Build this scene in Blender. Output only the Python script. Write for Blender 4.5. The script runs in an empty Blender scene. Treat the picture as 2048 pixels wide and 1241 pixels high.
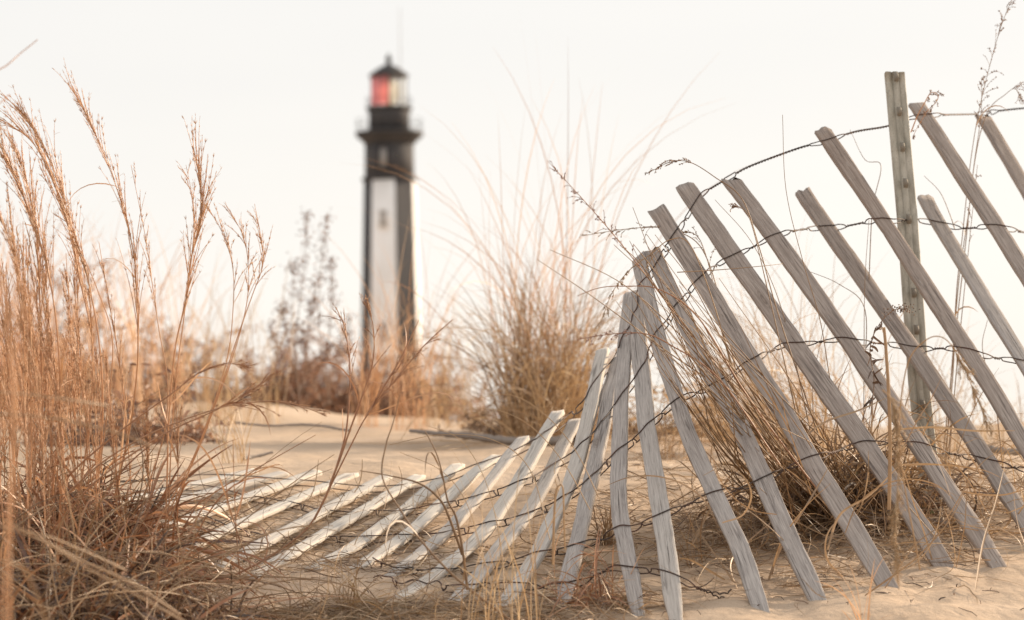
import bpy, math, random
import numpy as np
from mathutils import Matrix, Vector

rng = np.random.default_rng(7)
random.seed(7)
SC = bpy.context.scene
COL = SC.collection
R_ = math.radians

# ---------------------------------------------------------------- camera
W0, H0 = 2048.0, 1241.0
LENS = 85.0
F0 = W0 * LENS / 36.0
CAM = np.array([0.0, 0.0, 0.30])
PITCH = math.atan((860 - H0 / 2) / F0)
ROLL = R_(0.7)
_F = np.array([0, math.cos(PITCH), math.sin(PITCH)])
_U0 = np.array([0, -math.sin(PITCH), math.cos(PITCH)])
_R0 = np.array([1.0, 0, 0])
_Rt = _R0 * math.cos(ROLL) - _U0 * math.sin(ROLL)
_Up = _R0 * math.sin(ROLL) + _U0 * math.cos(ROLL)


def ray(px, py):
    d = _F + _Rt * ((px - W0 / 2) / F0) + _Up * ((H0 / 2 - py) / F0)
    return d / d[1]


def P(px, py, Y):
    return CAM + ray(px, py) * Y


def to_px(p):
    q = np.asarray(p) - CAM
    dd = q @ _F
    return (W0 / 2 + F0 * (q @ _Rt) / dd, H0 / 2 - F0 * (q @ _Up) / dd)


def M2(Y):
    "metres per photo pixel at distance Y"
    return Y / F0


# ---------------------------------------------------------------- ground shape
_GY = np.array([-1e5, -2, 0, 3.0, 3.6, 3.9, 4.1, 4.4, 5.1, 6.5, 8.0, 10., 14, 16, 22, 60, 1e5])
_GZ = np.array([-.30, -.30, -.26, -.15, -.052, 0.0, .03, .085, .195, .268, .303, .312, .32, .2, -.5, -.95, -.95])


def sstep(a, b, x):
    t = np.clip((x - a) / (b - a), 0, 1)
    return t * t * (3 - 2 * t)


SINK = 0.0


def G(x, y):
    x = np.asarray(x, float); y = np.asarray(y, float)
    z = 0
    for o in (-.24, -.12, 0, .12, .24):
        z = z + np.interp(y + o, _GY, _GZ) / 5.0
    z = z - .045 * sstep(.15, 1.1, x) * sstep(4.6, 6.5, y) * (1 - sstep(15, 18, y))
    z = z + .05 * sstep(-.1, -1.4, x) * sstep(6.0, 11.0, y) * (1 - sstep(14, 18, y))
    for (gx, gy, gr, gh) in ((-1.25, 10.6, .55, .075), (-.55, 11.2, .35, .03), (-1.9, 9.0, .5, .05), (.15, 10.8, .6, .035), (-.75, 8.2, .3, .018), (.0, 7.3, .25, .015),
                             (1.4, 7.6, .4, .04), (2.0, 8.5, .5, .05), (.9, 8.6, .45, .03)):
        z = z + gh * np.exp(-((x - gx) ** 2 + (y - gy) ** 2) / gr ** 2)
    near = 1 - sstep(14, 20, y)
    z = z + near * (.006 * np.sin(3.1 * x + 1.7 * y + .4) + .004 * np.sin(7.3 * x - 4.1 * y + 1.2) + .0025 * np.sin(15.7 * x + 9.2 * y)
                    + .0012 * np.sin(31 * x - 17 * y + 2) + .0012 * np.sin(21 * x + 33 * y))
    z = z - SINK * .016 * sstep(-1.2, -.9, x) * (1 - sstep(-.05, .1, x)) * sstep(4.25, 4.5, y) * (1 - sstep(5.2, 5.5, y))
    far = sstep(14, 40, y)
    z = z + far * .25 * np.sin(x * .11 + y * .05) * np.sin(y * .083 + 1)
    return z


def hit(px, py, y0=2.0, y1=9.5):
    d = ray(px, py)
    ys = np.linspace(y0, y1, 1500)
    pz = CAM[2] + d[2] * ys
    gz = G(d[0] * ys, ys)
    k = np.nonzero(pz <= gz)[0]
    Y = ys[k[0]] if len(k) else y1
    return np.array([d[0] * Y, Y, float(G(d[0] * Y, Y))])


# ---------------------------------------------------------------- mesh helpers
class MB:
    def __init__(s):
        s.v = []; s.f = []; s.t = []; s.n = 0; s.pc = []

    def add(s, V, Fq, tint=0.5, pc=None):
        V = np.asarray(V, float).reshape(-1, 3)
        s.v.append(V)
        for f in Fq if isinstance(Fq, list) else [Fq]:
            s.f.append(np.asarray(f, np.int64) + s.n)
        t = np.asarray(tint, float)
        s.t.append(np.full(len(V), float(t)) if t.ndim == 0 else t)
        s.pc.append(np.zeros((len(V), 3)) if pc is None else np.asarray(pc, float))
        s.n += len(V)

    def build(s, name, mat, parent=None, smooth=False, origin=None):
        me = bpy.data.meshes.new(name)
        V = np.concatenate(s.v) if s.v else np.zeros((0, 3))
        if origin is not None:
            V = V - np.asarray(origin)
        loops = []; starts = []; tot = 0; totals = []
        for f in s.f:
            f = np.atleast_2d(f)
            k = f.shape[1]
            loops.append(f.reshape(-1))
            starts.append(tot + np.arange(len(f)) * k)
            totals.append(np.full(len(f), k))
            tot += f.size
        L = np.concatenate(loops); S = np.concatenate(starts)
        me.vertices.add(len(V)); me.vertices.foreach_set('co', V.astype(np.float32).ravel())
        me.loops.add(len(L)); me.loops.foreach_set('vertex_index', L.astype(np.int32))
        me.polygons.add(len(S)); me.polygons.foreach_set('loop_start', S.astype(np.int32))
        if smooth:
            me.polygons.foreach_set('use_smooth', np.ones(len(S), bool))
        a = me.attributes.new('tint', 'FLOAT', 'POINT')
        a.data.foreach_set('value', np.concatenate(s.t).astype(np.float32))
        b = me.attributes.new('pcoord', 'FLOAT_VECTOR', 'POINT')
        b.data.foreach_set('vector', np.concatenate(s.pc).astype(np.float32).ravel())
        me.update(calc_edges=True); me.validate()
        me.materials.append(mat)
        o = bpy.data.objects.new(name, me)
        COL.objects.link(o)
        if origin is not None:
            o.location = tuple(origin)
        if parent is not None:
            o.parent = parent
            if origin is None:
                o.matrix_parent_inverse = Matrix.Translation(-parent.location)
        return o


def norm(a):
    return a / np.maximum(np.linalg.norm(a, axis=-1, keepdims=True), 1e-9)


def ribbons(mb, Pt, Wd, tint, rnd=None, fold=0.25):
    "Pt (n,k,3) Wd (n,k): folded leaf strips"
    n, k, _ = Pt.shape
    T = norm(np.gradient(Pt, axis=1))
    if rnd is None:
        rnd = rng.normal(size=(n, 1, 3))
    S = norm(np.cross(T, rnd)); N = np.cross(S, T)
    w = Wd[..., None] * .5
    V = np.stack([Pt - S * w + N * w * fold, Pt, Pt + S * w + N * w * fold], 2)
    base = (np.arange(n)[:, None] * k + np.arange(k - 1)[None]) * 3
    q = []
    for j in (0, 1):
        q.append(np.stack([base + j, base + j + 1, base + 3 + j + 1, base + 3 + j], -1).reshape(-1, 4))
    mb.add(V.reshape(-1, 3), np.concatenate(q), np.repeat(np.broadcast_to(tint, (n,)), k * 3))


def tubes(mb, Pt, Rd, tint, sides=5):
    n, k, _ = Pt.shape
    T = norm(np.gradient(Pt, axis=1))
    ref = np.where(np.abs(T[:, :1, 2:3]) > .9, np.array([1.0, 0, 0]), np.array([0, 0, 1.0]))
    A = norm(np.cross(T, ref)); B = np.cross(T, A)
    an = np.arange(sides) / sides * 2 * np.pi
    V = Pt[:, :, None] + Rd[:, :, None, None] * (A[:, :, None] * np.cos(an)[None, None, :, None] + B[:, :, None] * np.sin(an)[None, None, :, None])
    b = (np.arange(n)[:, None] * k + np.arange(k - 1)[None])[..., None] * sides
    j = np.arange(sides); j2 = (j + 1) % sides
    q = np.stack([b + j, b + j2, b + sides + j2, b + sides + j], -1).reshape(-1, 4)
    mb.add(V.reshape(-1, 3), q, np.repeat(np.broadcast_to(tint, (n,)), k * sides))


def spikelets(mb, C, D, L, W, tint):
    "pointed seeds: C centre (n,3), D direction"
    n = len(C)
    D = norm(D)
    A = norm(np.cross(D, rng.normal(size=(n, 3)))); B = np.cross(D, A)
    L = np.broadcast_to(L, (n,))[:, None]; W = np.broadcast_to(W, (n,))[:, None]
    V = np.stack([C - D * L * .5, C + A * W, C + B * W, C - A * W, C - B * W, C + D * L * .5], 1)
    b = (np.arange(n) * 6)[:, None]
    tr = np.array([[0, 2, 1], [0, 3, 2], [0, 4, 3], [0, 1, 4], [5, 1, 2], [5, 2, 3], [5, 3, 4], [5, 4, 1]])
    mb.add(V.reshape(-1, 3), (b[:, None] + tr[None]).reshape(-1, 3), np.repeat(np.broadcast_to(tint, (n,)), 6))


def smooth(pts, per=6):
    "Catmull-Rom through the points"
    p = np.asarray(pts, float)
    if len(p) < 3:
        t = np.linspace(0, 1, per + 1)[:, None]
        return p[0] * (1 - t) + p[-1] * t
    q = np.vstack([2 * p[0] - p[1], p, 2 * p[-1] - p[-2]])
    out = []
    for i in range(1, len(q) - 2):
        for t in np.arange(per) / per:
            a, b, c, d = q[i - 1], q[i], q[i + 1], q[i + 2]
            out.append(.5 * ((2 * b) + (-a + c) * t + (2 * a - 5 * b + 4 * c - d) * t * t + (-a + 3 * b - 3 * c + d) * t ** 3))
    out.append(p[-1])
    return np.array(out)


def resample(p, n):
    d = np.r_[0, np.cumsum(np.linalg.norm(np.diff(p, axis=0), axis=1))]
    s = np.linspace(0, d[-1], n)
    return np.stack([np.interp(s, d, p[:, i]) for i in range(p.shape[1])], 1)


def grow(base, d0, length, k=9, grav=1.0, curl=.6, clear=.003):
    "bending strands: base (n,3), d0 (n,3), length (n,)"
    n = len(base)
    d = norm(np.array(d0, float)); p = np.array(base, float)
    out = [p.copy()]
    seg = (np.broadcast_to(length, (n,)) / (k - 1))[:, None]
    cv = rng.normal(size=(n, 3)) * curl
    g = np.broadcast_to(grav, (n,))[:, None]
    for i in range(k - 1):
        p = p + d * seg
        gz = G(p[:, 0], p[:, 1]) + clear + rng.random(n) * .004
        low = p[:, 2] < gz
        p[:, 2] = np.where(low, gz, p[:, 2])
        d[:, 2] = np.where(low, np.abs(d[:, 2]) * .2, d[:, 2])
        out.append(p.copy())
        t = (i + 1) / (k - 1)
        d = norm(d + np.array([0, 0, -1.0]) * g * t / (k - 1) * 2 + cv / (k - 1))
    return np.stack(out, 1)


def dirs(n, lean=.5, az=None, spread=math.pi):
    a = rng.uniform(0, 2 * np.pi, n) if az is None else az + rng.normal(size=n) * spread
    t = np.abs(rng.normal(size=n)) * lean
    return np.stack([np.sin(a) * np.sin(t), np.cos(a) * np.sin(t), np.cos(t)], 1)


def taper(n, k, w, tip=.1, body=.75):
    t = np.linspace(0, 1, k)
    prof = np.interp(t, [0, .15, body, 1], [.7, 1, .75, tip])
    return np.broadcast_to(w, (n,))[:, None] * prof[None]


# ---------------------------------------------------------------- things, parts
def tag(o, label=None, cat=None, group=None, kind=None):
    if label: o['label'] = label
    if cat: o['category'] = cat
    if group: o['group'] = group
    if kind or cat: o['kind'] = kind or 'thing'
    return o


def empty(name, loc, label, cat, group=None):
    o = bpy.data.objects.new(name, None)
    COL.objects.link(o)
    o.location = tuple(loc)
    o.empty_display_size = .05
    return tag(o, label, cat, group)


# ---------------------------------------------------------------- materials
def mat_new(name):
    m = bpy.data.materials.new(name)
    m.use_nodes = True
    nt = m.node_tree
    nt.nodes.clear()
    out = nt.nodes.new('ShaderNodeOutputMaterial')
    return m, nt, out


def ramp(nt, fac, stops):
    r = nt.nodes.new('ShaderNodeValToRGB')
    while len(r.color_ramp.elements) < len(stops):
        r.color_ramp.elements.new(.5)
    for e, (p, c) in zip(r.color_ramp.elements, stops):
        e.position = p; e.color = (*c, 1)
    nt.links.new(fac, r.inputs[0])
    return r.outputs[0]


def noise(nt, vec, scale, detail=4, rough=.55, dist=0):
    n = nt.nodes.new('ShaderNodeTexNoise')
    n.inputs['Scale'].default_value = scale; n.inputs['Detail'].default_value = detail
    n.inputs['Roughness'].default_value = rough; n.inputs['Distortion'].default_value = dist
    if vec is not None: nt.links.new(vec, n.inputs['Vector'])
    return n.outputs[0]


def math_(nt, op, a, b=None, c=None):
    n = nt.nodes.new('ShaderNodeMath'); n.operation = op
    for i, x in enumerate((a, b, c)):
        if x is None: continue
        if isinstance(x, (int, float)): n.inputs[i].default_value = x
        else: nt.links.new(x, n.inputs[i])
    return n.outputs[0]


def mixc(nt, fac, a, b, mode='MIX'):
    n = nt.nodes.new('ShaderNodeMix'); n.data_type = 'RGBA'; n.blend_type = mode
    for s, x in ((n.inputs[0], fac), (n.inputs[6], a), (n.inputs[7], b)):
        if isinstance(x, (int, float)): s.default_value = x
        elif isinstance(x, tuple): s.default_value = (*x, 1)
        else: nt.links.new(x, s)
    return n.outputs[2]


def attr(nt, name, out):
    n = nt.nodes.new('ShaderNodeAttribute'); n.attribute_name = name
    return n.outputs[out]


def mapping(nt, vec, scale):
    n = nt.nodes.new('ShaderNodeMapping'); n.inputs['Scale'].default_value = scale
    nt.links.new(vec, n.inputs['Vector'])
    return n.outputs[0]


def bump(nt, h, strength, dist=.002):
    b = nt.nodes.new('ShaderNodeBump'); b.inputs['Strength'].default_value = strength; b.inputs['Distance'].default_value = dist
    nt.links.new(h, b.inputs['Height'])
    return b.outputs[0]


def geo_pos(nt):
    g = nt.nodes.new('ShaderNodeNewGeometry')
    return g.outputs['Position']


def grass_mat(name, stops, transl=.35, nscale=60, gloss=.08):
    m, nt, out = mat_new(name)
    t = attr(nt, 'tint', 'Fac')
    nz = noise(nt, geo_pos(nt), nscale, 2)
    f = math_(nt, 'ADD', t, math_(nt, 'MULTIPLY', math_(nt, 'SUBTRACT', nz, .5), .5))
    c = ramp(nt, f, stops)
    d = nt.nodes.new('ShaderNodeBsdfDiffuse'); nt.links.new(c, d.inputs[0])
    tr = nt.nodes.new('ShaderNodeBsdfTranslucent'); nt.links.new(c, tr.inputs[0])
    mx = nt.nodes.new('ShaderNodeMixShader'); mx.inputs[0].default_value = transl
    nt.links.new(d.outputs[0], mx.inputs[1]); nt.links.new(tr.outputs[0], mx.inputs[2])
    gl = nt.nodes.new('ShaderNodeBsdfGlossy'); gl.inputs['Roughness'].default_value = .45
    m2 = nt.nodes.new('ShaderNodeMixShader'); m2.inputs[0].default_value = gloss
    nt.links.new(mx.outputs[0], m2.inputs[1]); nt.links.new(gl.outputs[0], m2.inputs[2])
    nt.links.new(m2.outputs[0], out.inputs[0])
    return m


def principled(name, color, rough=.6, metal=0.0):
    m, nt, out = mat_new(name)
    b = nt.nodes.new('ShaderNodeBsdfPrincipled')
    b.inputs['Roughness'].default_value = rough; b.inputs['Metallic'].default_value = metal
    if isinstance(color, tuple): b.inputs['Base Color'].default_value = (*color, 1)
    nt.links.new(b.outputs[0], out.inputs[0])
    return m, nt, b


MAT = {}
MAT['bluestem'] = grass_mat('bluestem', [(0, (.33, .155, .07)), (.5, (.64, .36, .18)), (1, (.82, .58, .37))])
MAT['rust'] = grass_mat('rust_grass', [(0, (.10, .04, .02)), (.45, (.38, .182, .092)), (1, (.68, .42, .245))], .24)
MAT['straw'] = grass_mat('straw', [(0, (.22, .125, .06)), (.5, (.46, .30, .155)), (1, (.64, .48, .29))])
MAT['tan'] = grass_mat('tan_stems', [(0, (.15, .085, .045)), (.5, (.34, .215, .115)), (1, (.52, .37, .22))])
MAT['brush'] = grass_mat('brush', [(0, (.14, .062, .034)), (.5, (.42, .215, .115)), (1, (.68, .44, .27))], .35)
MAT['litter'] = grass_mat('litter', [(0, (.14, .09, .055)), (.5, (.37, .255, .155)), (1, (.57, .43, .28))], .15)
MAT['twig'] = grass_mat('twig', [(0, (.07, .045, .03)), (.5, (.17, .105, .07)), (1, (.34, .22, .145))], .05)
MAT['seed'] = grass_mat('seed', [(0, (.20, .10, .06)), (.5, (.36, .21, .125)), (1, (.60, .44, .31))], .3)
MAT['pinkseed'] = grass_mat('pink_seed', [(0, (.24, .12, .095)), (.5, (.38, .215, .17)), (1, (.52, .33, .26))], .3)
MAT['green'] = grass_mat('green_leaf', [(0, (.05, .085, .02)), (.5, (.085, .13, .035)), (1, (.13, .17, .06))], .3)


def sand_mat():
    m, nt, out = mat_new('sand')
    b = nt.nodes.new('ShaderNodeBsdfPrincipled'); b.inputs['Roughness'].default_value = .95
    b.inputs['Specular IOR Level'].default_value = .15
    p = geo_pos(nt)
    n1 = noise(nt, p, 2.2, 5); n2 = noise(nt, p, 620, 3, .75); n3 = noise(nt, p, 38, 4)
    c = ramp(nt, n1, [(.3, (.475, .363, .265)), (.55, (.55, .43, .322)), (.75, (.60, .48, .372))])
    g = ramp(nt, n2, [(.30, (.42, .37, .33)), (.43, (.92, .91, .90)), (.6, (1.0, 1.0, 1.0)), (.7, (1.16, 1.15, 1.12))])
    c = mixc(nt, .8, c, g, 'MULTIPLY')
    c = mixc(nt, math_(nt, 'MULTIPLY', ramp(nt, n3, [(.55, (0, 0, 0)), (.75, (1, 1, 1))]), .22), c, (.40, .27, .17))
    nt.links.new(c, b.inputs['Base Color'])
    h = math_(nt, 'ADD', math_(nt, 'MULTIPLY', n2, .22), math_(nt, 'ADD', math_(nt, 'MULTIPLY', n3, 1.6), math_(nt, 'MULTIPLY', noise(nt, p, 12, 3), 3)))
    nt.links.new(bump(nt, h, .5, .006), b.inputs['Normal'])
    nt.links.new(b.outputs[0], out.inputs[0])
    return m


def wood_mat():
    m, nt, out = mat_new('weathered_wood')
    b = nt.nodes.new('ShaderNodeBsdfPrincipled'); b.inputs['Roughness'].default_value = .85
    b.inputs['Specular IOR Level'].default_value = .2
    pc = attr(nt, 'pcoord', 'Vector')
    t = attr(nt, 'tint', 'Fac')
    fine = noise(nt, mapping(nt, pc, (900, 26, 1)), 1.0, 5, .65, .4)
    mid = noise(nt, mapping(nt, pc, (260, 9, 1)), 1.0, 4, .6, .8)
    big = noise(nt, mapping(nt, pc, (34, 5, 1)), 1.0, 3, .5)
    fleck = noise(nt, mapping(nt, pc, (420, 30, 3)), 1.0, 2, .5)
    c = ramp(nt, math_(nt, 'ADD', math_(nt, 'MULTIPLY', fine, .55), math_(nt, 'MULTIPLY', mid, .45)),
             [(.30, (.14, .108, .09)), (.5, (.325, .266, .23)), (.72, (.54, .47, .415))])
    c2 = ramp(nt, math_(nt, 'ADD', math_(nt, 'MULTIPLY', fine, .55), math_(nt, 'MULTIPLY', mid, .45)),
              [(.30, (.19, .17, .16)), (.5, (.42, .388, .366)), (.72, (.66, .62, .585))])
    c_sunlit = ramp(nt, math_(nt, 'ADD', math_(nt, 'MULTIPLY', fine, .55), math_(nt, 'MULTIPLY', mid, .45)),
              [(.28, (.36, .32, .275)), (.42, (.60, .555, .495)), (.72, (.74, .70, .635))])  # sunlit cream put into the colour of the flattened pickets
    c = mixc(nt, math_(nt, 'MINIMUM', math_(nt, 'MULTIPLY', t, 1.4), 1), c, c2)
    c = mixc(nt, math_(nt, 'MAXIMUM', math_(nt, 'MULTIPLY', math_(nt, 'SUBTRACT', t, .7), 3.0), 0), c, c_sunlit)
    dark = ramp(nt, math_(nt, 'ADD', math_(nt, 'MULTIPLY', mid, .65), math_(nt, 'MULTIPLY', big, .5)), [(.40, (1, 1, 1)), (.50, (0, 0, 0))])
    c = mixc(nt, math_(nt, 'MULTIPLY', dark, .6), c, (.105, .092, .087))
    fl = ramp(nt, fleck, [(.66, (0, 0, 0)), (.73, (1, 1, 1))])
    c = mixc(nt, math_(nt, 'MULTIPLY', fl, .6), c, (.56, .52, .48))
    fd = ramp(nt, fleck, [(.25, (1, 1, 1)), (.31, (0, 0, 0))])
    c = mixc(nt, math_(nt, 'MULTIPLY', fd, .7), c, (.085, .07, .062))
    # long drying cracks, knots and damp stains
    crk = noise(nt, mapping(nt, pc, (330, 3.2, 1)), 1.0, 3, .55, 1.2)
    crk = ramp(nt, crk, [(.0, (0, 0, 0)), (.315, (1, 1, 1)), (.345, (0, 0, 0))])
    c = mixc(nt, math_(nt, 'MULTIPLY', crk, .75), c, (.055, .045, .04))
    vo = nt.nodes.new('ShaderNodeTexVoronoi'); vo.inputs['Scale'].default_value = 1.0
    nt.links.new(mapping(nt, pc, (15, 3.0, 1)), vo.inputs['Vector'])
    kd = math_(nt, 'ADD', vo.outputs['Distance'], math_(nt, 'MULTIPLY', math_(nt, 'SUBTRACT', mid, .5), .05))
    rings = math_(nt, 'SINE', math_(nt, 'MULTIPLY', kd, 210.0))
    km = ramp(nt, kd, [(.03, (1, 1, 1)), (.135, (0, 0, 0))])
    kc = mixc(nt, math_(nt, 'ADD', math_(nt, 'MULTIPLY', rings, .5), .5), (.13, .10, .082), (.30, .25, .215))
    c = mixc(nt, math_(nt, 'MULTIPLY', km, .8), c, kc)
    nt.links.new(c, b.inputs['Base Color'])
    h = math_(nt, 'ADD', math_(nt, 'MULTIPLY', fine, .6), math_(nt, 'SUBTRACT', mid, math_(nt, 'MULTIPLY', crk, 1.6)))
    nt.links.new(bump(nt, h, .55, .0012), b.inputs['Normal'])
    nt.links.new(b.outputs[0], out.inputs[0])
    return m


def wire_mat():
    m, nt, b = principled('rusty_wire', (.05, .04, .035), .7, .0)
    n = noise(nt, geo_pos(nt), 14, 4); n2 = noise(nt, geo_pos(nt), 300, 3)
    c = ramp(nt, n, [(.35, (.035, .032, .030)), (.5, (.058, .037, .030)), (.68, (.115, .055, .038))])
    c = mixc(nt, math_(nt, 'MULTIPLY', n2, .35), c, (.10, .055, .04))
    nt.links.new(c, b.inputs['Base Color'])
    return m


def post_mat():
    m, nt, b = principled('galvanised_post', (.3, .29, .25), .7, 0.0)
    p = geo_pos(nt)
    n = noise(nt, mapping(nt, p, (60, 60, 8)), 1.0, 5, .65); n2 = noise(nt, p, 260, 3)
    c = ramp(nt, n, [(.3, (.27, .258, .215)), (.52, (.42, .402, .345)), (.75, (.55, .53, .47))])
    c = mixc(nt, math_(nt, 'MULTIPLY', ramp(nt, n2, [(.58, (0, 0, 0)), (.7, (1, 1, 1))]), .45), c, (.16, .125, .085))
    nt.links.new(c, b.inputs['Base Color'])
    nt.links.new(bump(nt, n2, .2, .001), b.inputs['Normal'])
    return m


def paint_mat(name, base, var, rough=.6):
    m, nt, b = principled(name, base, rough)
    p = geo_pos(nt)
    n = noise(nt, mapping(nt, p, (.8, .8, .22)), 1.0, 6, .6)
    nt.links.new(ramp(nt, n, [(.3, var), (.6, base)]), b.inputs['Base Color'])
    return m


MAT['sand'] = sand_mat(); MAT['wood'] = wood_mat(); MAT['wire'] = wire_mat(); MAT['post'] = post_mat()
MAT['stud'] = paint_mat('dark_stud', (.27, .245, .205), (.19, .16, .125), .7)  # stud colour darkened in place of the shadow under each stud
MAT['white_paint'] = paint_mat('white_paint', (.91, .90, .89), (.78, .76, .74))
MAT['black_paint'] = paint_mat('black_paint', (.052, .051, .056), (.072, .068, .068), .85)
MAT['iron'] = paint_mat('black_iron', (.046, .045, .048), (.062, .058, .058), .8)
MAT['window'] = paint_mat('window_pane', (.42, .41, .40), (.34, .33, .32), .3)
MAT['stone'] = paint_mat('dressed_stone', (.34, .32, .30), (.25, .23, .21), .7)


def glass_mat(name, col, fac):
    m, nt, out = mat_new(name)
    t = nt.nodes.new('ShaderNodeBsdfTransparent'); t.inputs[0].default_value = (*col, 1)
    d = nt.nodes.new('ShaderNodeBsdfTranslucent'); d.inputs[0].default_value = (*col, 1)
    g = nt.nodes.new('ShaderNodeBsdfGlossy'); g.inputs['Roughness'].default_value = .05
    m1 = nt.nodes.new('ShaderNodeMixShader'); m1.inputs[0].default_value = fac
    nt.links.new(t.outputs[0], m1.inputs[1]); nt.links.new(d.outputs[0], m1.inputs[2])
    m2 = nt.nodes.new('ShaderNodeMixShader'); m2.inputs[0].default_value = .07
    nt.links.new(m1.outputs[0], m2.inputs[1]); nt.links.new(g.outputs[0], m2.inputs[2])
    nt.links.new(m2.outputs[0], out.inputs[0])
    return m


MAT['red_glass'] = glass_mat('red_glass', (.90, .27, .28), .35)
MAT['clear_glass'] = glass_mat('clear_glass', (.95, .95, .93), .12)
MAT['lens'] = glass_mat('lens_glass', (.90, .88, .80), .45)

# ---------------------------------------------------------------- ground
def build_ground():
    xs = np.unique(np.concatenate([np.arange(-2.2, 2.4, .016), -2.2 - np.geomspace(.05, 1500, 40), 2.4 + np.geomspace(.05, 1500, 40)]))
    ys = np.unique(np.concatenate([np.arange(3.3, 5.4, .015), np.arange(5.4, 9.6, .03), 3.3 - np.geomspace(.04, 60, 26), 9.6 + np.geomspace(.06, 2500, 60)]))
    X, Y = np.meshgrid(xs, ys)
    Z = G(X, Y)
    # wind ripples and small scuffs in the loose sand
    nearm = sstep(3.2, 3.6, Y) * (1 - sstep(7, 9, Y))
    for i in range(240):
        cx, cy = rng.uniform(-1.4, 1.4), rng.uniform(3.6, 7.0); r = rng.uniform(.02, .07); a = rng.uniform(.002, .008) * rng.choice([-1, 1, 1])
        d2 = ((X - cx) ** 2 + (Y - cy) ** 2 * .6) / r ** 2
        Z = Z + a * np.exp(-d2) * nearm
    for k, (px, Yd, line, s, n) in PICKET_LINE.items():
        if PK[k][1] == 0 or k in 'PQR': continue
        f = line[-1]
        lean = norm((line[0] - line[-1])[:2])
        d2 = ((X - f[0]) ** 2 + (Y - f[1]) ** 2)
        Z = Z + rng.uniform(.002, .007) * np.exp(-d2 / rng.uniform(.03, .045) ** 2)
        d2 = ((X - f[0] - .05) ** 2 + (Y - f[1] + .04) ** 2)
        Z = Z - rng.uniform(.004, .010) * np.exp(-d2 / .04 ** 2)
    Z = Z + nearm * .0016 * np.sin(70 * Y + 9 * np.sin(3 * X + 2 * Y) + 12 * X) * (1 - sstep(4.4, 5.5, Y))
    mb = MB()
    ny, nx = X.shape
    b = (np.arange(ny - 1)[:, None] * nx + np.arange(nx - 1)[None])
    q = np.stack([b, b + 1, b + nx + 1, b + nx], -1).reshape(-1, 4)
    mb.add(np.stack([X, Y, Z], -1).reshape(-1, 3), q)
    o = mb.build('sand_ground', MAT['sand'], smooth=True)
    tag(o, kind='structure')


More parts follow.
